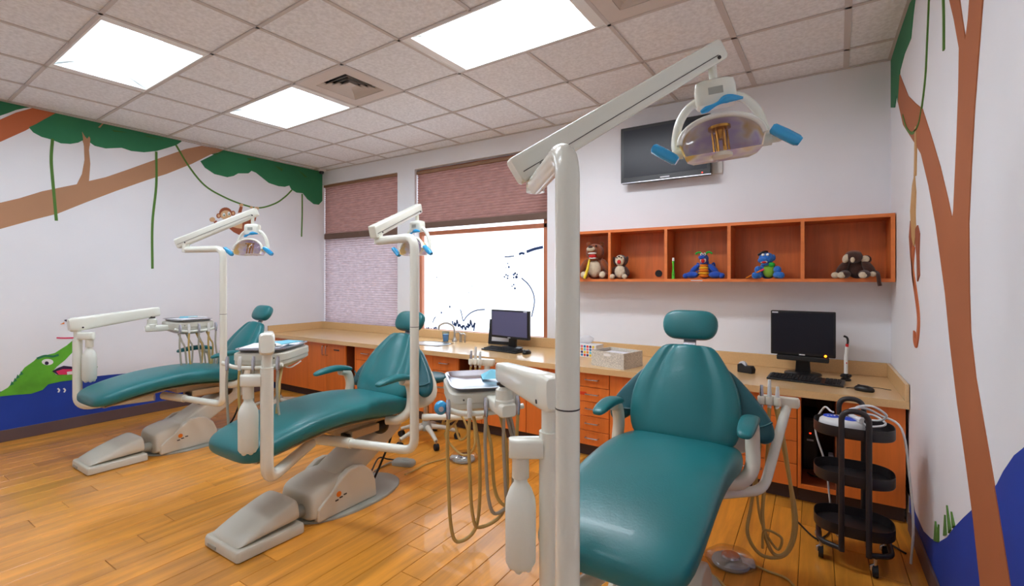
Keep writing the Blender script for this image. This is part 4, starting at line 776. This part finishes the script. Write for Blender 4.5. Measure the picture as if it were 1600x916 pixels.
# ================================================================ dental lights on poles
def dental_light(label, start, foot, ztop, joint, armend, yaw, roll=0):
    """start: under the seat; foot: pole foot (x, y, z); joint: (x, y); armend: (x, y, z); yaw: facing of the lamp"""
    t = empty('dental_light', (foot[0], foot[1], 0)); tag(t, label, 'dental light', 'dental lights on bent poles'); O = Vector((foot[0], foot[1], 0))
    s3, j3, e3 = Vector(start) - O, Vector((*joint, ztop)) - O, Vector(armend) - O
    MB().tube(fillet([s3, (0, 0, foot[2]), (0, 0, ztop), j3], .075, 8), .026, 20).build('pole', 'pole_paint', t, angle=60)
    MB().cyl((0, 0, 1.165), (0, 0, 1.168), .0265, 20).build('pole_seam', 'dark_mark', t)
    MB().tube([s3 - (Vector((0, 0, foot[2])) - s3).normalized() * .02, s3 + (Vector((0, 0, foot[2])) - s3) * .35], .032, 16).build('swing_sleeve', 'pole_paint', t)
    MB().cyl(j3 - Vector((0, 0, .02)), j3 + Vector((0, 0, .05)), .027, 18).build('elbow_joint', 'pole_paint', t)
    a0 = j3 + Vector((0, 0, .075)); d = (e3 - a0); L = d.length; d.normalize(); side = d.cross(Vector((0, 0, 1))).normalized(); nu = side.cross(d)
    rings = []
    for s_, k in ((-.075, .86), (-.07, 1), (L + .03, .86), (L + .04, .74)):
        rings.append([a0 + d * s_ + side * x + nu * z for x, z in sell(0, 0, .027 * k, .04 * k, 24, 7)])
    arm = MB().loft(rings).build('spring_arm', 'pole_paint', t, angle=40)
    for sg in (-1, 1): MB().tube([a0 + d * q + side * sg * .0275 * (1 - .1 * q) - nu * .012 for q in (-.06, L)], .0012, 6).build('arm_groove', 'dark_mark', arm)
    for q in (.0, L): MB().cyl(a0 + d * q - side * .0272 - nu * .02, a0 + d * q + side * .0272 - nu * .02, .006, 10).build('arm_screw', 'dark_mark', arm)
    # lamp head
    h = empty('lamp_head', e3 + Vector((0, 0, -.012)), yaw, t); h.rotation_euler = (0, roll, yaw)
    MB().cyl((0, 0, .03), (0, 0, -.085), .013, 14).build('stem', 'pole_paint', h)
    MB().loft([[(x, y, z) for x, y in sell(0, 0, .062 * k, .032 * k, 28, 5)] for k, z in ((.7, -.075), (.94, -.082), (1, -.10), (1.02, -.145), (.92, -.158))]).build('yoke_housing', 'pole_paint', h, angle=50)
    B(-.022, .022, -.0335, -.031, -.128, -.105).build('maker_plate', 'grey_plastic', h)
    for sg in (-1, 1):
        MB().tube(spline([(sg * .045, 0, -.13), (sg * .085, 0, -.15), (sg * .118, 0, -.195), (sg * .134, 0, -.255), (sg * .134, -.01, -.295)]), [.014] * 22 + [.013, .012, .012], 10).build('yoke_arm', 'pole_paint', h)
        MB().cyl((sg * .115, -.01, -.298), (sg * .148, -.01, -.298), .017, 14).build('pivot', 'pole_paint', h)
        MB().tube(spline([(sg * .145, -.01, -.298), (sg * .165, -.03, -.302), (sg * .172, -.05, -.30)]), .011, 10).build('handle_rod', 'pole_paint', h)
        hl = Matrix.Rotation(-.9, 3, 'Y')
        MB().loft([[Vector((sg * .175, -.058, -.30)) + hl @ Vector((x, y, z)) for x, y in sell(0, 0, w, .016, 18, 2.4)] for w, z in ((.010, .042), (.016, .036), (.018, .0), (.017, -.04), (.012, -.05))]).build('handle_cover', 'blue_film', h, angle=60)
    MB().tube(spline([(-.05, -.035, -.18), (.0, -.045, -.165), (.03, -.045, -.155), (.075, -.04, -.16)]), [.006, .009, .011, .009, .007, .006, .006, .007, .009, .011, .013, .014, .014, .013, .012, .010, .008, .006, .004], 8).build('plastic_wrap', 'blue_film', h)
    # half-round reflector bowl, open to the patient side (-y) and tipped down
    def outline(k, n=18):
        o = [(-.125 * k * math.cos(math.pi * q / n), .085 * k * math.sin(math.pi * q / n)) for q in range(n + 1)]
        return o + [(.112 * k, -.04 * k), (-.112 * k, -.04 * k)]
    T_ = Matrix.Translation(Vector((0, -.005, -.298))) @ Matrix.Rotation(math.radians(-12), 4, 'X')
    def P_(x, y, z): return T_ @ Vector((x, y, z))
    MB().loft([[P_(x, y, z) for x, z in outline(k)] for k, y in ((1.0, -.06), (1.0, -.045), (.92, .0), (.75, .035), (.45, .055), (.02, .06), (.02, .055), (.42, .05), (.7, .03), (.88, -.004), (.96, -.045), (.97, -.0595))], closed=True).build('reflector', 'reflector', h, angle=60)
    MB().tube([P_(x, -.06, z) for x, z in outline(1.0)[:19]], .009, 10).build('reflector_rim', 'pole_paint', h, angle=60)
    MB().loft([[P_(x, y, z) for x, z in outline(k)] for k, y in ((.985, -.058), (.985, -.075), (.9, -.09))]).build('front_lens', 'lens', h, angle=60)
    MB().lathe([(.012, .05), (.034, .046), (.034, .038), (.014, .034), (.012, .005)], tuple(P_(0, -.03, .01)), 20).build('bulb_socket', 'gold', h)
    for q in range(6): MB().cyl(P_(.022 * math.cos(q * 1.047), -.03 + .022 * math.sin(q * 1.047), -.035), P_(.022 * math.cos(q * 1.047), -.03 + .022 * math.sin(q * 1.047), .045), .0035, 8).build('bulb_guard', 'gold', h)
    MB().lathe([(.01, -.012), (.03, -.01), (.032, .002), (.02, .006)], tuple(P_(0, -.03, -.035)), 20).build('bulb_shield', 'shell', h)
    return t
def world(ch, x, y, z): return (CH[ch][0] + x, CH[ch][1] + y, z)
dental_light('far left dental light on a thin bent pole before the mural wall', world('A', -.03, .57, .45), (-3.96, 1.94, .45), 1.685, (-4.33, 1.83), (-3.90, 2.14, 1.985), math.radians(25))
dental_light('middle dental light whose pole crosses the bright window', world('B', .03, .57, .45), (-1.95, 2.005, .45), 1.685, (-2.34, 2.085), (-2.50, 2.60, 1.965), math.radians(-5))
dental_light('nearest dental light, its arm reaching towards the wall television', (-.555, 1.75, .46), (-.44, .906, .44), 1.715, (-.695, 1.215), (-.287, 1.665, 2.175), math.radians(14), math.radians(-5))
# ================================================================ delivery units: post, arm, instrument tray, water bottle
def delivery(label, post, start, zarm, end, zend, tray, rz, ztray, bottle, hoses, papers=''):
    t = empty('delivery_unit', (post[0], post[1], 0)); tag(t, label, 'instrument unit', 'instrument delivery units'); O = Vector((post[0], post[1], 0))
    MB().tube(fillet([Vector(start) - O, (0, 0, .42), (0, 0, zarm - .12)], .09, 8), .031, 20).build('post', 'pole_paint', t, angle=60)
    MB().cyl((0, 0, zarm - .125), (0, 0, zarm - .02), .024, 18).build('post_neck', 'pole_paint', t)
    a0 = Vector((0, 0, zarm)); e = Vector((end[0], end[1], zend)) - O; d = e - a0; L = d.length; d.normalize(); side = d.cross(Vector((0, 0, 1))).normalized(); nu = side.cross(d)
    rings = []
    for s_, k in ((-.055, .8), (-.04, 1), (.03, 1), (L, .78), (L + .05, .7), (L + .055, .6)): rings.append([a0 + d * s_ + side * x + nu * (z + (.0 if s_ < .05 else .01)) for x, z in sell(0, 0, .036 * k, .055 * k, 24, 5)])
    arm = MB().loft(rings).build('arm', 'pole_paint', t, angle=40)
    for q in (.02, L - .02): MB().cyl(a0 + d * q - side * .0375 - nu * .03, a0 + d * q + side * .0375 - nu * .03, .007, 10).build('arm_screw', 'dark_mark', arm)
    # knuckle under the arm end and the bar to the tray head
    kz = zend - .045; T3 = Vector((tray[0], tray[1], ztray)) - O
    MB().lathe([(.022, .03), (.022, .0), (.036, -.012), (.036, -.05), (.04, -.055), (.04, -.085)], (e.x, e.y, kz), 20).build('knuckle', 'pole_paint', t); MB().cyl((e.x, e.y, kz + .028), (e.x, e.y, kz + .001), .023, 16).build('pivot_gap', 'dark_mark', t)
    bd = Vector((T3.x - e.x, T3.y - e.y, 0)); bl_ = bd.length; bd.normalize(); bs_ = Vector((-bd.y, bd.x, 0))
    rings = []
    for s_, k in ((-.05, .8), (-.04, 1), (.06, 1), (bl_ - .02, .7)): rings.append([Vector((e.x, e.y, kz - .09)) + bd * s_ + bs_ * x + Vector((0, 0, z)) for x, z in sell(0, 0, .036 * k, .028 * k, 20, 5)])
    MB().loft(rings).build('tray_bar', 'pole_paint', t, angle=40)
    # tray head (local frame: x across the front, -y the instrument side)
    h = empty('tray_head', T3, rz, t)
    MB().loft([[(x, y, z) for x, y in sell(0, 0, hx, hy, 36, 7)] for hx, hy, z in ((.15, .19, -.008), (.157, .197, -.014), (.158, .198, -.05))]).build('upper_shell', 'beige_plastic', h, angle=40)
    MB().loft([[(x, y, z) for x, y in sell(0, 0, hx, hy, 36, 7)] for hx, hy, z in ((.155, .195, -.0515), (.155, .195, -.075), (.13, .17, -.095), (.08, .11, -.12))]).build('lower_shell', 'beige_plastic', h, angle=40)
    for x in (-.1, .1): MB().cyl((x, -.1985, -.035), (x, -.196, -.035), .004, 8).build('shell_screw', 'dark_mark', h)
    tr = MB().loft([[(x, y, z) for x, y in sell(0, 0, hx, hy, 36, 6)] for hx, hy, z in ((.12, .17, -.006), (.13, .18, -.005), (.142, .198, .012), (.15, .206, .013), (.15, .206, .016), (.141, .197, .016), (.128, .178, -.002), (.05, .05, -.002))]).build('steel_tray', 'steel', h, angle=50)
    if papers:
        for k, (m_, lb) in enumerate((('white_paper', 'white paper sheet lying on the ' + papers + ' instrument tray'), ('blue_paper', 'pale blue sterile pouch lying on the ' + papers + ' instrument tray'), ('tissue_box', 'small narrow white packet on top of the ' + papers + ' instrument tray'))):
            c_, r_ = ((-.02, -.05), (.03, .06), (.05, -.08))[k], (.15, -.4, .7)[k]
            w_, l_ = ((.11, .12), (.07, .1), (.025, .07))[k]
            tag(MB().prism([(c_[0] + x * math.cos(r_) - y * math.sin(r_), c_[1] + x * math.sin(r_) + y * math.cos(r_)) for x, y in ((-w_, -l_), (w_, -l_), (w_, l_), (-w_, l_))], lambda a, b, d: (a, b, d), .0165 + .005 * k, .0205 + .005 * k).build('instrument_pouch' if k else 'paper_sheet', m_, loc=(tray[0], tray[1], ztray), rot=(0, 0, rz)), lb, 'pouch' if k else 'paper')
    else:
        pch = MB().add([(.02, .02, .004), (.12, .0, .01), (.13, .1, .03), (.03, .13, .006), (.07, .06, .045)], [(0, 1, 4), (1, 2, 4), (2, 3, 4), (3, 0, 4), (3, 2, 1, 0)]).build('instrument_pouch', 'blue_paper', loc=(tray[0], tray[1], ztray), rot=(0, 0, rz)); tag(pch, 'crumpled blue pouch on the nearest steel instrument tray', 'pouch')
    # instrument holders along the front with their hoses
    MB().tube(spline([(-.19, -.215, -.06), (-.1, -.225, -.085), (.05, -.225, -.085), (.16, -.215, -.07)]), .012, 10).build('holder_bar', 'pole_paint', h)
    for k, (x, m_, zl, back) in enumerate(hoses):
        hd = MB().tube([(x, -.23, -.02), (x, -.235, -.05), (x, -.235, -.10)], [.008, .012, .009], 10).build('handpiece', 'white_plastic' if k % 2 else 'steel', h)
        z0 = zl - T3.z; xb = back
        MB().tube(spline([(x, -.235, -.1), (x - .004, -.235, -.2), (x, -.235, z0 * .55), (x + .012, -.235, z0 + .07), (x + .045 * (1 if xb > x else -1), -.225, z0), (xb - .015 * (1 if xb > x else -1), -.215, z0 + .06), (xb, -.2, z0 * .5), (xb - .01, -.17, -.18), (xb - .02, -.12, -.11)], 6), .0075, 10).build('hose', m_, h)
    if not papers: MB().ell((-.2, -.22, -.055), (.028, .022, .03)).build('syringe_wrap', 'blue_film', h, angle=80); MB().cyl((-.2, -.245, -.055), (-.2, -.22, -.055), .011, 12).build('syringe_tip', 'steel', h)
    # bottle bracket and water bottle
    bx, by, bz = Vector(bottle) - O; bdir = Vector((bx, by, 0)).normalized(); bs_ = Vector((-bdir.y, bdir.x, 0)); Lb = Vector((bx, by, 0)).length
    bk_ = MB().loft([[bdir * s_ + bs_ * x + Vector((0, 0, bz + .23 + z)) for x, z in sell(0, 0, .028 * k, .03, 20, 5)] for s_, k in ((.02, 1), (Lb + .01, 1), (Lb + .03, .75), (Lb + .036, .4))]).build('bottle_bracket', 'pole_paint', t, angle=40)
    wb_ = MB().lathe([(.02, -.135), (.038, -.128), (.046, -.115), (.047, .05), (.045, .075), (.034, .105), (.021, .125), (.019, .155)], (bx, by, bz), 24).build('water_bottle', 'bottle_milky', t, angle=50)
    for q in range(5): MB().ell((bx + .026 * math.cos(q * 1.257), by + .026 * math.sin(q * 1.257), bz - .128), (.013, .013, .013), 10, 6).build('bottle_foot', 'bottle_milky', wb_, angle=80)
    MB().cyl((bx, by, bz + .14), (bx, by, bz + .202), .026, 20).build('bottle_cap', 'shell', wb_)
    return t
HS = [(-.17, 'hose_tan', .33, -.03), (-.08, 'hose_tan', .38, .09), (-.01, 'hose_grey', .43, .12), (.07, 'hose_grey', .40, .135), (.13, 'hose_tan', .46, .02)]
HS2 = [(-.15, 'hose_grey', .5, -.04), (-.08, 'hose_tan', .45, .04), (.0, 'hose_grey', .48, -.1), (.08, 'hose_tan', .52, .13), (.14, 'hose_grey', .5, .05)]
delivery('far left instrument unit with tray, its post before the crocodile', (-4.979, 1.328), world('A', -.05, .5, .45), 1.085, (-4.99, 1.84), 1.14, (-4.93, 2.1), math.radians(88), 1.065, (-4.90, 1.38, .76), [(x, m_, .6, b) for x, m_, z, b in HS2], papers='far left')
delivery('middle instrument unit with a paper covered tray, its post before the middle chair', (-2.337, 1.355), world('B', .05, .5, .45), 1.115, (-2.74, 1.6), 1.08, (-2.86, 1.70), math.radians(33), 1.015, (-2.41, 1.30, .70), HS2, papers='middle')
delivery('nearest instrument unit with an empty steel tray, beside the nearest light pole', (-.685, 1.283), (-.6, 1.6, .44), 1.095, (-1.075, 1.625), 1.045, (-1.345, 1.815), math.radians(46), .955, (-.758, 1.235, .695), HS)
# ================================================================ assistant holders with hoses
def assistant(label, base, mid, top, rz, loops):
    t = empty('assistant_holder', (base[0], base[1], 0)); tag(t, label, 'instrument holder', 'assistant instrument holders'); O = Vector((base[0], base[1], 0))
    MB().tube(fillet([Vector(base) - O, Vector(mid) - O, Vector(top) - O], .06, 8), .022, 16).build('support_tube', 'pole_paint', t, angle=60)
    h = empty('holder_head', Vector(top) - O, rz, t)
    MB().loft([[(x, y, z) for x, y in sell(-.03, 0, .085 * k, .026 * k, 24, 5)] for k, z in ((.94, -.01), (1, .0), (1, .025), (.94, .034))]).build('holder_block', 'shell', h, angle=50)
    for k, x in enumerate((-.11, -.075, -.04)):
        MB().lathe([(.014, -.005), (.018, .0), (.018, .03), (.014, .036)], (x, -.035, 0), 16).build('holder_clip', 'shell', h)
        v = MB().tube([(x, -.035, -.02), (x, -.035, .05), (x, -.03, .09 + .03 * (k == 1))], [.009, .01, .007], 12).build('suction_valve', 'white_plastic' if k else 'steel', h)
    for k, pts in enumerate(loops):
        MB().tube(spline([Vector(p) for p in pts], 8), .0085 if k < 2 else .006, 10).build('hose', 'hose_tan', h)
assistant('holder with hoses beside the right armrest of the nearest chair', (-.46, 2.22, .47), (-.2, 2.46, .47), (-.117, 2.714, .82), math.radians(0), [
    [(-.11, -.035, -.01), (-.12, -.05, -.25), (-.15, -.1, -.5), (-.16, -.15, -.62), (-.1, -.12, -.72), (-.0, -.08, -.7), (.04, -.05, -.55), (0, -.02, -.3), (-.05, -.02, -.01)],
    [(-.075, -.035, -.01), (-.085, -.06, -.3), (-.1, -.1, -.55), (-.06, -.1, -.70), (.0, -.08, -.69), (.03, -.06, -.55), (-.0, -.05, -.25), (-.04, -.035, -.01)],
    [(-.11, -.035, -.01), (-.13, -.06, -.3), (-.11, -.1, -.55), (-.04, -.1, -.68), (-.02, -.1, -.62), (-.09, -.11, -.6), (-.1, -.11, -.69)]])
assistant('holder with curled hoses right of the middle chair', (-2.30, 2.44, .485), (-1.93, 2.69, .485), (-1.93, 2.70, .85), math.radians(10), [
    [(-.11, -.035, -.01), (-.12, -.05, -.2), (-.2, -.08, -.4), (-.28, -.1, -.5), (-.15, -.1, -.62), (-.05, -.1, -.55), (-.08, -.06, -.3), (-.075, -.03, -.01)],
    [(-.04, -.035, -.01), (-.06, -.05, -.3), (-.2, -.1, -.38), (-.3, -.1, -.42), (-.2, -.1, -.3), (-.1, -.1, -.45), (-.16, -.1, -.52), (-.2, -.1, -.42)]])
# ================================================================ stools
def stool(label, x, y, rz, zs=.53):
    t = empty('operator_stool', (x, y, 0), rz); tag(t, label, 'stool', 'operator stools on casters')
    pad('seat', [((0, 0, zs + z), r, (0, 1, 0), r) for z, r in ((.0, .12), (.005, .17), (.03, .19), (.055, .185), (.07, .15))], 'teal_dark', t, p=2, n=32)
    MB().cyl((0, 0, .12), (0, 0, zs), .025, 16).build('gas_column', 'steel', t); MB().lathe([(.05, .1), (.055, .13), (.03, .18)], n=20).build('hub', 'grey_plastic', t)
    MB().tube(spline([(0, .0, zs - .03), (.15, .0, zs - .06), (.2, .05, zs - .03), (.22, .1, zs)]), .008, 8).build('height_lever', 'white_plastic', t)
    for k in range(5):
        a = k * 1.2566; c_, s_ = math.cos(a), math.sin(a)
        lg = MB().tube([(c_ * .04, s_ * .04, .13), (c_ * .16, s_ * .16, .11), (c_ * .27, s_ * .27, .075)], [.024, .02, .016], 10).build('leg', 'beige_plastic', t)
        cx_, cy_ = c_ * .275, s_ * .275
        MB().cyl((cx_ - s_ * .018, cy_ + c_ * .018, .0285), (cx_ + s_ * .018, cy_ - c_ * .018, .0285), .028, 16).build('caster', 'rubber', lg); MB().cyl((cx_, cy_, .03), (cx_, cy_, .085), .008, 8).build('caster_stem', 'steel', lg)
stool('teal operator stool behind the middle chair', -2.93, 3.16, .75); stool('teal operator stool behind the far left chair', -4.95, 3.0, .2, .55)
# ================================================================ pedals and cords on the floor
pc_ = empty('pedal_box', (-2.70, 2.66, 0), .3); tag(pc_, 'grey pedal box on the floor behind the middle chair base', 'foot pedal')
MB().loft([[(x, y, z) for x, y in sell(0, 0, hx, hy, 28, 4)] for hx, hy, z in ((.09, .05, .0005), (.092, .052, .02), (.08, .045, .035), (.05, .03, .042))]).build('case', 'grey_plastic', pc_, angle=50); MB().ell((.02, 0, .038), (.035, .028, .014)).build('tread', 'grey_plastic', pc_, angle=80); MB().tube(spline([(-.08, 0, .02), (-.12, -.05, .01), (-.14, -.2, .008), (-.07, -.35, .03)]), .007, 8).build('cord', 'hose_grey', pc_); MB().tube(spline([(-.08, .02, .02), (-.15, .02, .02), (-.16, -.1, .07), (-.1, -.3, .05)]), .006, 8).build('cord', 'black', pc_)
def pedal(label, x, y, rz, cord, bag):
    t = empty('foot_pedal', (x, y, 0), rz); tag(t, label, 'foot pedal', 'round foot pedals in clear bags')
    MB().lathe([(.085, .0005), (.09, .01), (.085, .02), (.06, .026), (.03, .03)], n=28).build('disc', 'grey_plastic', t); MB().lathe([(.03, .028), (.045, .04), (.04, .048), (.01, .05)], n=20).build('tread', 'steel', t); B(.05, .11, -.025, .025, .004, .03).build('cord_guard', 'white_plastic', t, bevel=.006)
    rg = []
    for k, z in ((1.0, .002), (1.06, .02), (.95, .05), (.6, .066), (.2, .07)): rg.append([(k * .12 * (1 + .12 * math.sin(q * 2.3 + k * 9)) * math.cos(q * .3927), k * .11 * (1 + .12 * math.cos(q * 1.7 + k * 7)) * math.sin(q * .3927), z + .008 * math.sin(q * 2 + k * 5)) for q in range(16)])
    MB().loft(rg).build('plastic_bag', 'bag', t, sub=1); MB().tube(spline(cord), .006, 8).build('cord', 'hose_tan', t)
pedal('bagged round foot pedal on the floor beyond the middle chair', -2.36, 2.98, 3.5, [(.1, 0, .012), (.18, .05, .007), (.26, .16, .007), (.30, .30, .007), (.32, .40, .02)], True)
pedal('bagged foot pedal on the floor beside the nearest chair', -.36, 2.62, .3, [(.1, 0, .012), (.16, -.03, .007), (.24, -.08, .007), (.25, -.22, .007), (.2, -.4, .007)], True)
tag(MB().tube(spline([(-.62, 2.5, .008), (-.45, 2.47, .008), (-.36, 2.4, .008), (-.26, 2.2, .008), (-.25, 2.0, .008)]), .0075, 8).build('floor_cord', 'hose_tan'), 'tan cord on the floor in front of the bagged pedal by the nearest chair', 'cord')
# ================================================================ black three tier trolley
tl = empty('utility_trolley', (.165, 3.02, 0)); tag(tl, 'black three tier oval trolley on casters by the right wall', 'trolley')
def oval(k=1, dx=0): return sell(0, 0, .172 * k, .135 * k, 36, 2.6)
for z in (.70, .465, .21):
    MB().loft([[(a, b, q) for a, b in oval(k)] for k, q in ((.98, z - .055), (1.0, z - .05), (1.0, z), (.985, z), (.98, z - .048), (.3, z - .048))]).build('oval_tray', 'trolley_black', tl, angle=50)
for yy in (-.15, .15):
    MB().tube(fillet([(-.055, yy, .09), (-.055, yy, .79), (.055, yy, .79), (.055, yy, .09)], .054, 8), .013, 12).build('handle_frame', 'trolley_black', tl, angle=60)
    for z in (.68, .445): MB().ell((0.055, yy * .93, z), (.007, .007, .007), 10, 6).build('screw', 'chrome', tl)
MB().tube(fillet([(-.05, -.15, .1), (-.15, -.11, .1), (-.15, .11, .1), (-.05, .15, .1)], .05, 5), .013, 10).build('base_frame', 'trolley_black', tl); MB().tube(fillet([(.05, -.15, .1), (.15, -.11, .1), (.15, .11, .1), (.05, .15, .1)], .05, 5), .013, 10).build('base_frame', 'trolley_black', tl)
for x, y in ((-.145, .09), (-.14, -.08), (.08, -.14), (.14, .1)):
    MB().cyl((x - .011, y, .0295), (x + .011, y, .0295), .029, 18).build('caster', 'rubber', tl); MB().tube([(x, y, .09), (x, y, .06), (x - .014, y, .05), (x - .015, y, .03)], .009, 10).build('caster_fork', 'chrome', tl)
sc_ = empty('scaler_unit', (.115, 3.0, .6525), math.radians(-15)); tag(sc_, 'white and blue oval dental device lying in the top tray of the trolley', 'dental device')
MB().loft([[(x, y, z) for x, y in sell(0, 0, hx, hy, 28, 2.6)] for hx, hy, z in ((.095, .07, 0), (.10, .075, .03), (.095, .07, .055), (.075, .055, .068))]).build('case', 'device_white', sc_, angle=50)
for x in (-.045, .035): MB().loft([[(x + a, b, z) for a, b in sell(0, 0, .036 * k, .036 * k, 20, 2)] for k, z in ((1, .066), (1, .070), (.9, .072))]).build('blue_panel', 'device_blue', sc_)
for k in range(3): MB().cyl((-.055 + k * .012, -.02 + .012 * k, .072), (-.055 + k * .012, -.02 + .012 * k, .074), .005, 8).build('button', 'tooth_white', sc_)
MB().tube([(.03, .03, .085), (.09, -.02, .075)], [.010, .014], 12).build('handpiece', 'device_white', sc_)
tag(MB().tube(spline([(.19, 3.0, .73), (.22, 2.96, .705), (.28, 2.98, .71), (.30, 3.06, .71), (.26, 3.1, .73), (.2, 3.08, .74), (.18, 3.02, .78), (.24, 2.97, .805), (.30, 3.0, .76), (.27, 3.06, .715), (.18, 3.07, .72), (.15, 3.03, .76), (.21, 3.0, .785), (.28, 3.03, .75), (.36, 3.02, .70), (.385, 2.985, .5), (.40, 2.98, .25), (.40, 3.05, .03)], 6), .0055, 8).build('white_cable', 'device_white'), 'white cable coiled over the top tray and hanging beside the right wall', 'cable')
tag(MB().tube(spline([(.08, 3.0, .745), (.07, 3.06, .735), (.04, 3.14, .73), (.0, 3.18, .6), (.05, 3.18, .4), (.07, 3.18, .2), (.1, 3.22, .01), (.2, 3.28, .01)], 6), .005, 8).build('white_cable', 'device_white'), 'thin white cable dropping behind the trolley to the floor', 'cable')
pn = empty('pen', (.11, 2.965, .4235), -.25); tag(pn, 'white pen shaped tool lying in the middle tray of the trolley', 'tool')
MB().tube([(-.08, 0, .004), (.05, 0, .006), (.09, 0, .004)], [.005, .007, .003], 10).build('barrel', 'device_white', pn); MB().cyl((-.085, 0, .004), (-.06, 0, .004), .006, 10).build('cap', 'plush_brown', pn)
tag(MB().tube(spline([(-.1, 3.3, .006), (.0, 3.12, .006), (.05, 3.18, .006), (.12, 3.35, .006), (.3, 3.3, .006), (.4, 3.2, .006)], 6), .005, 8).build('black_cable', 'black'), 'black cable lying on the floor under the trolley', 'cable')
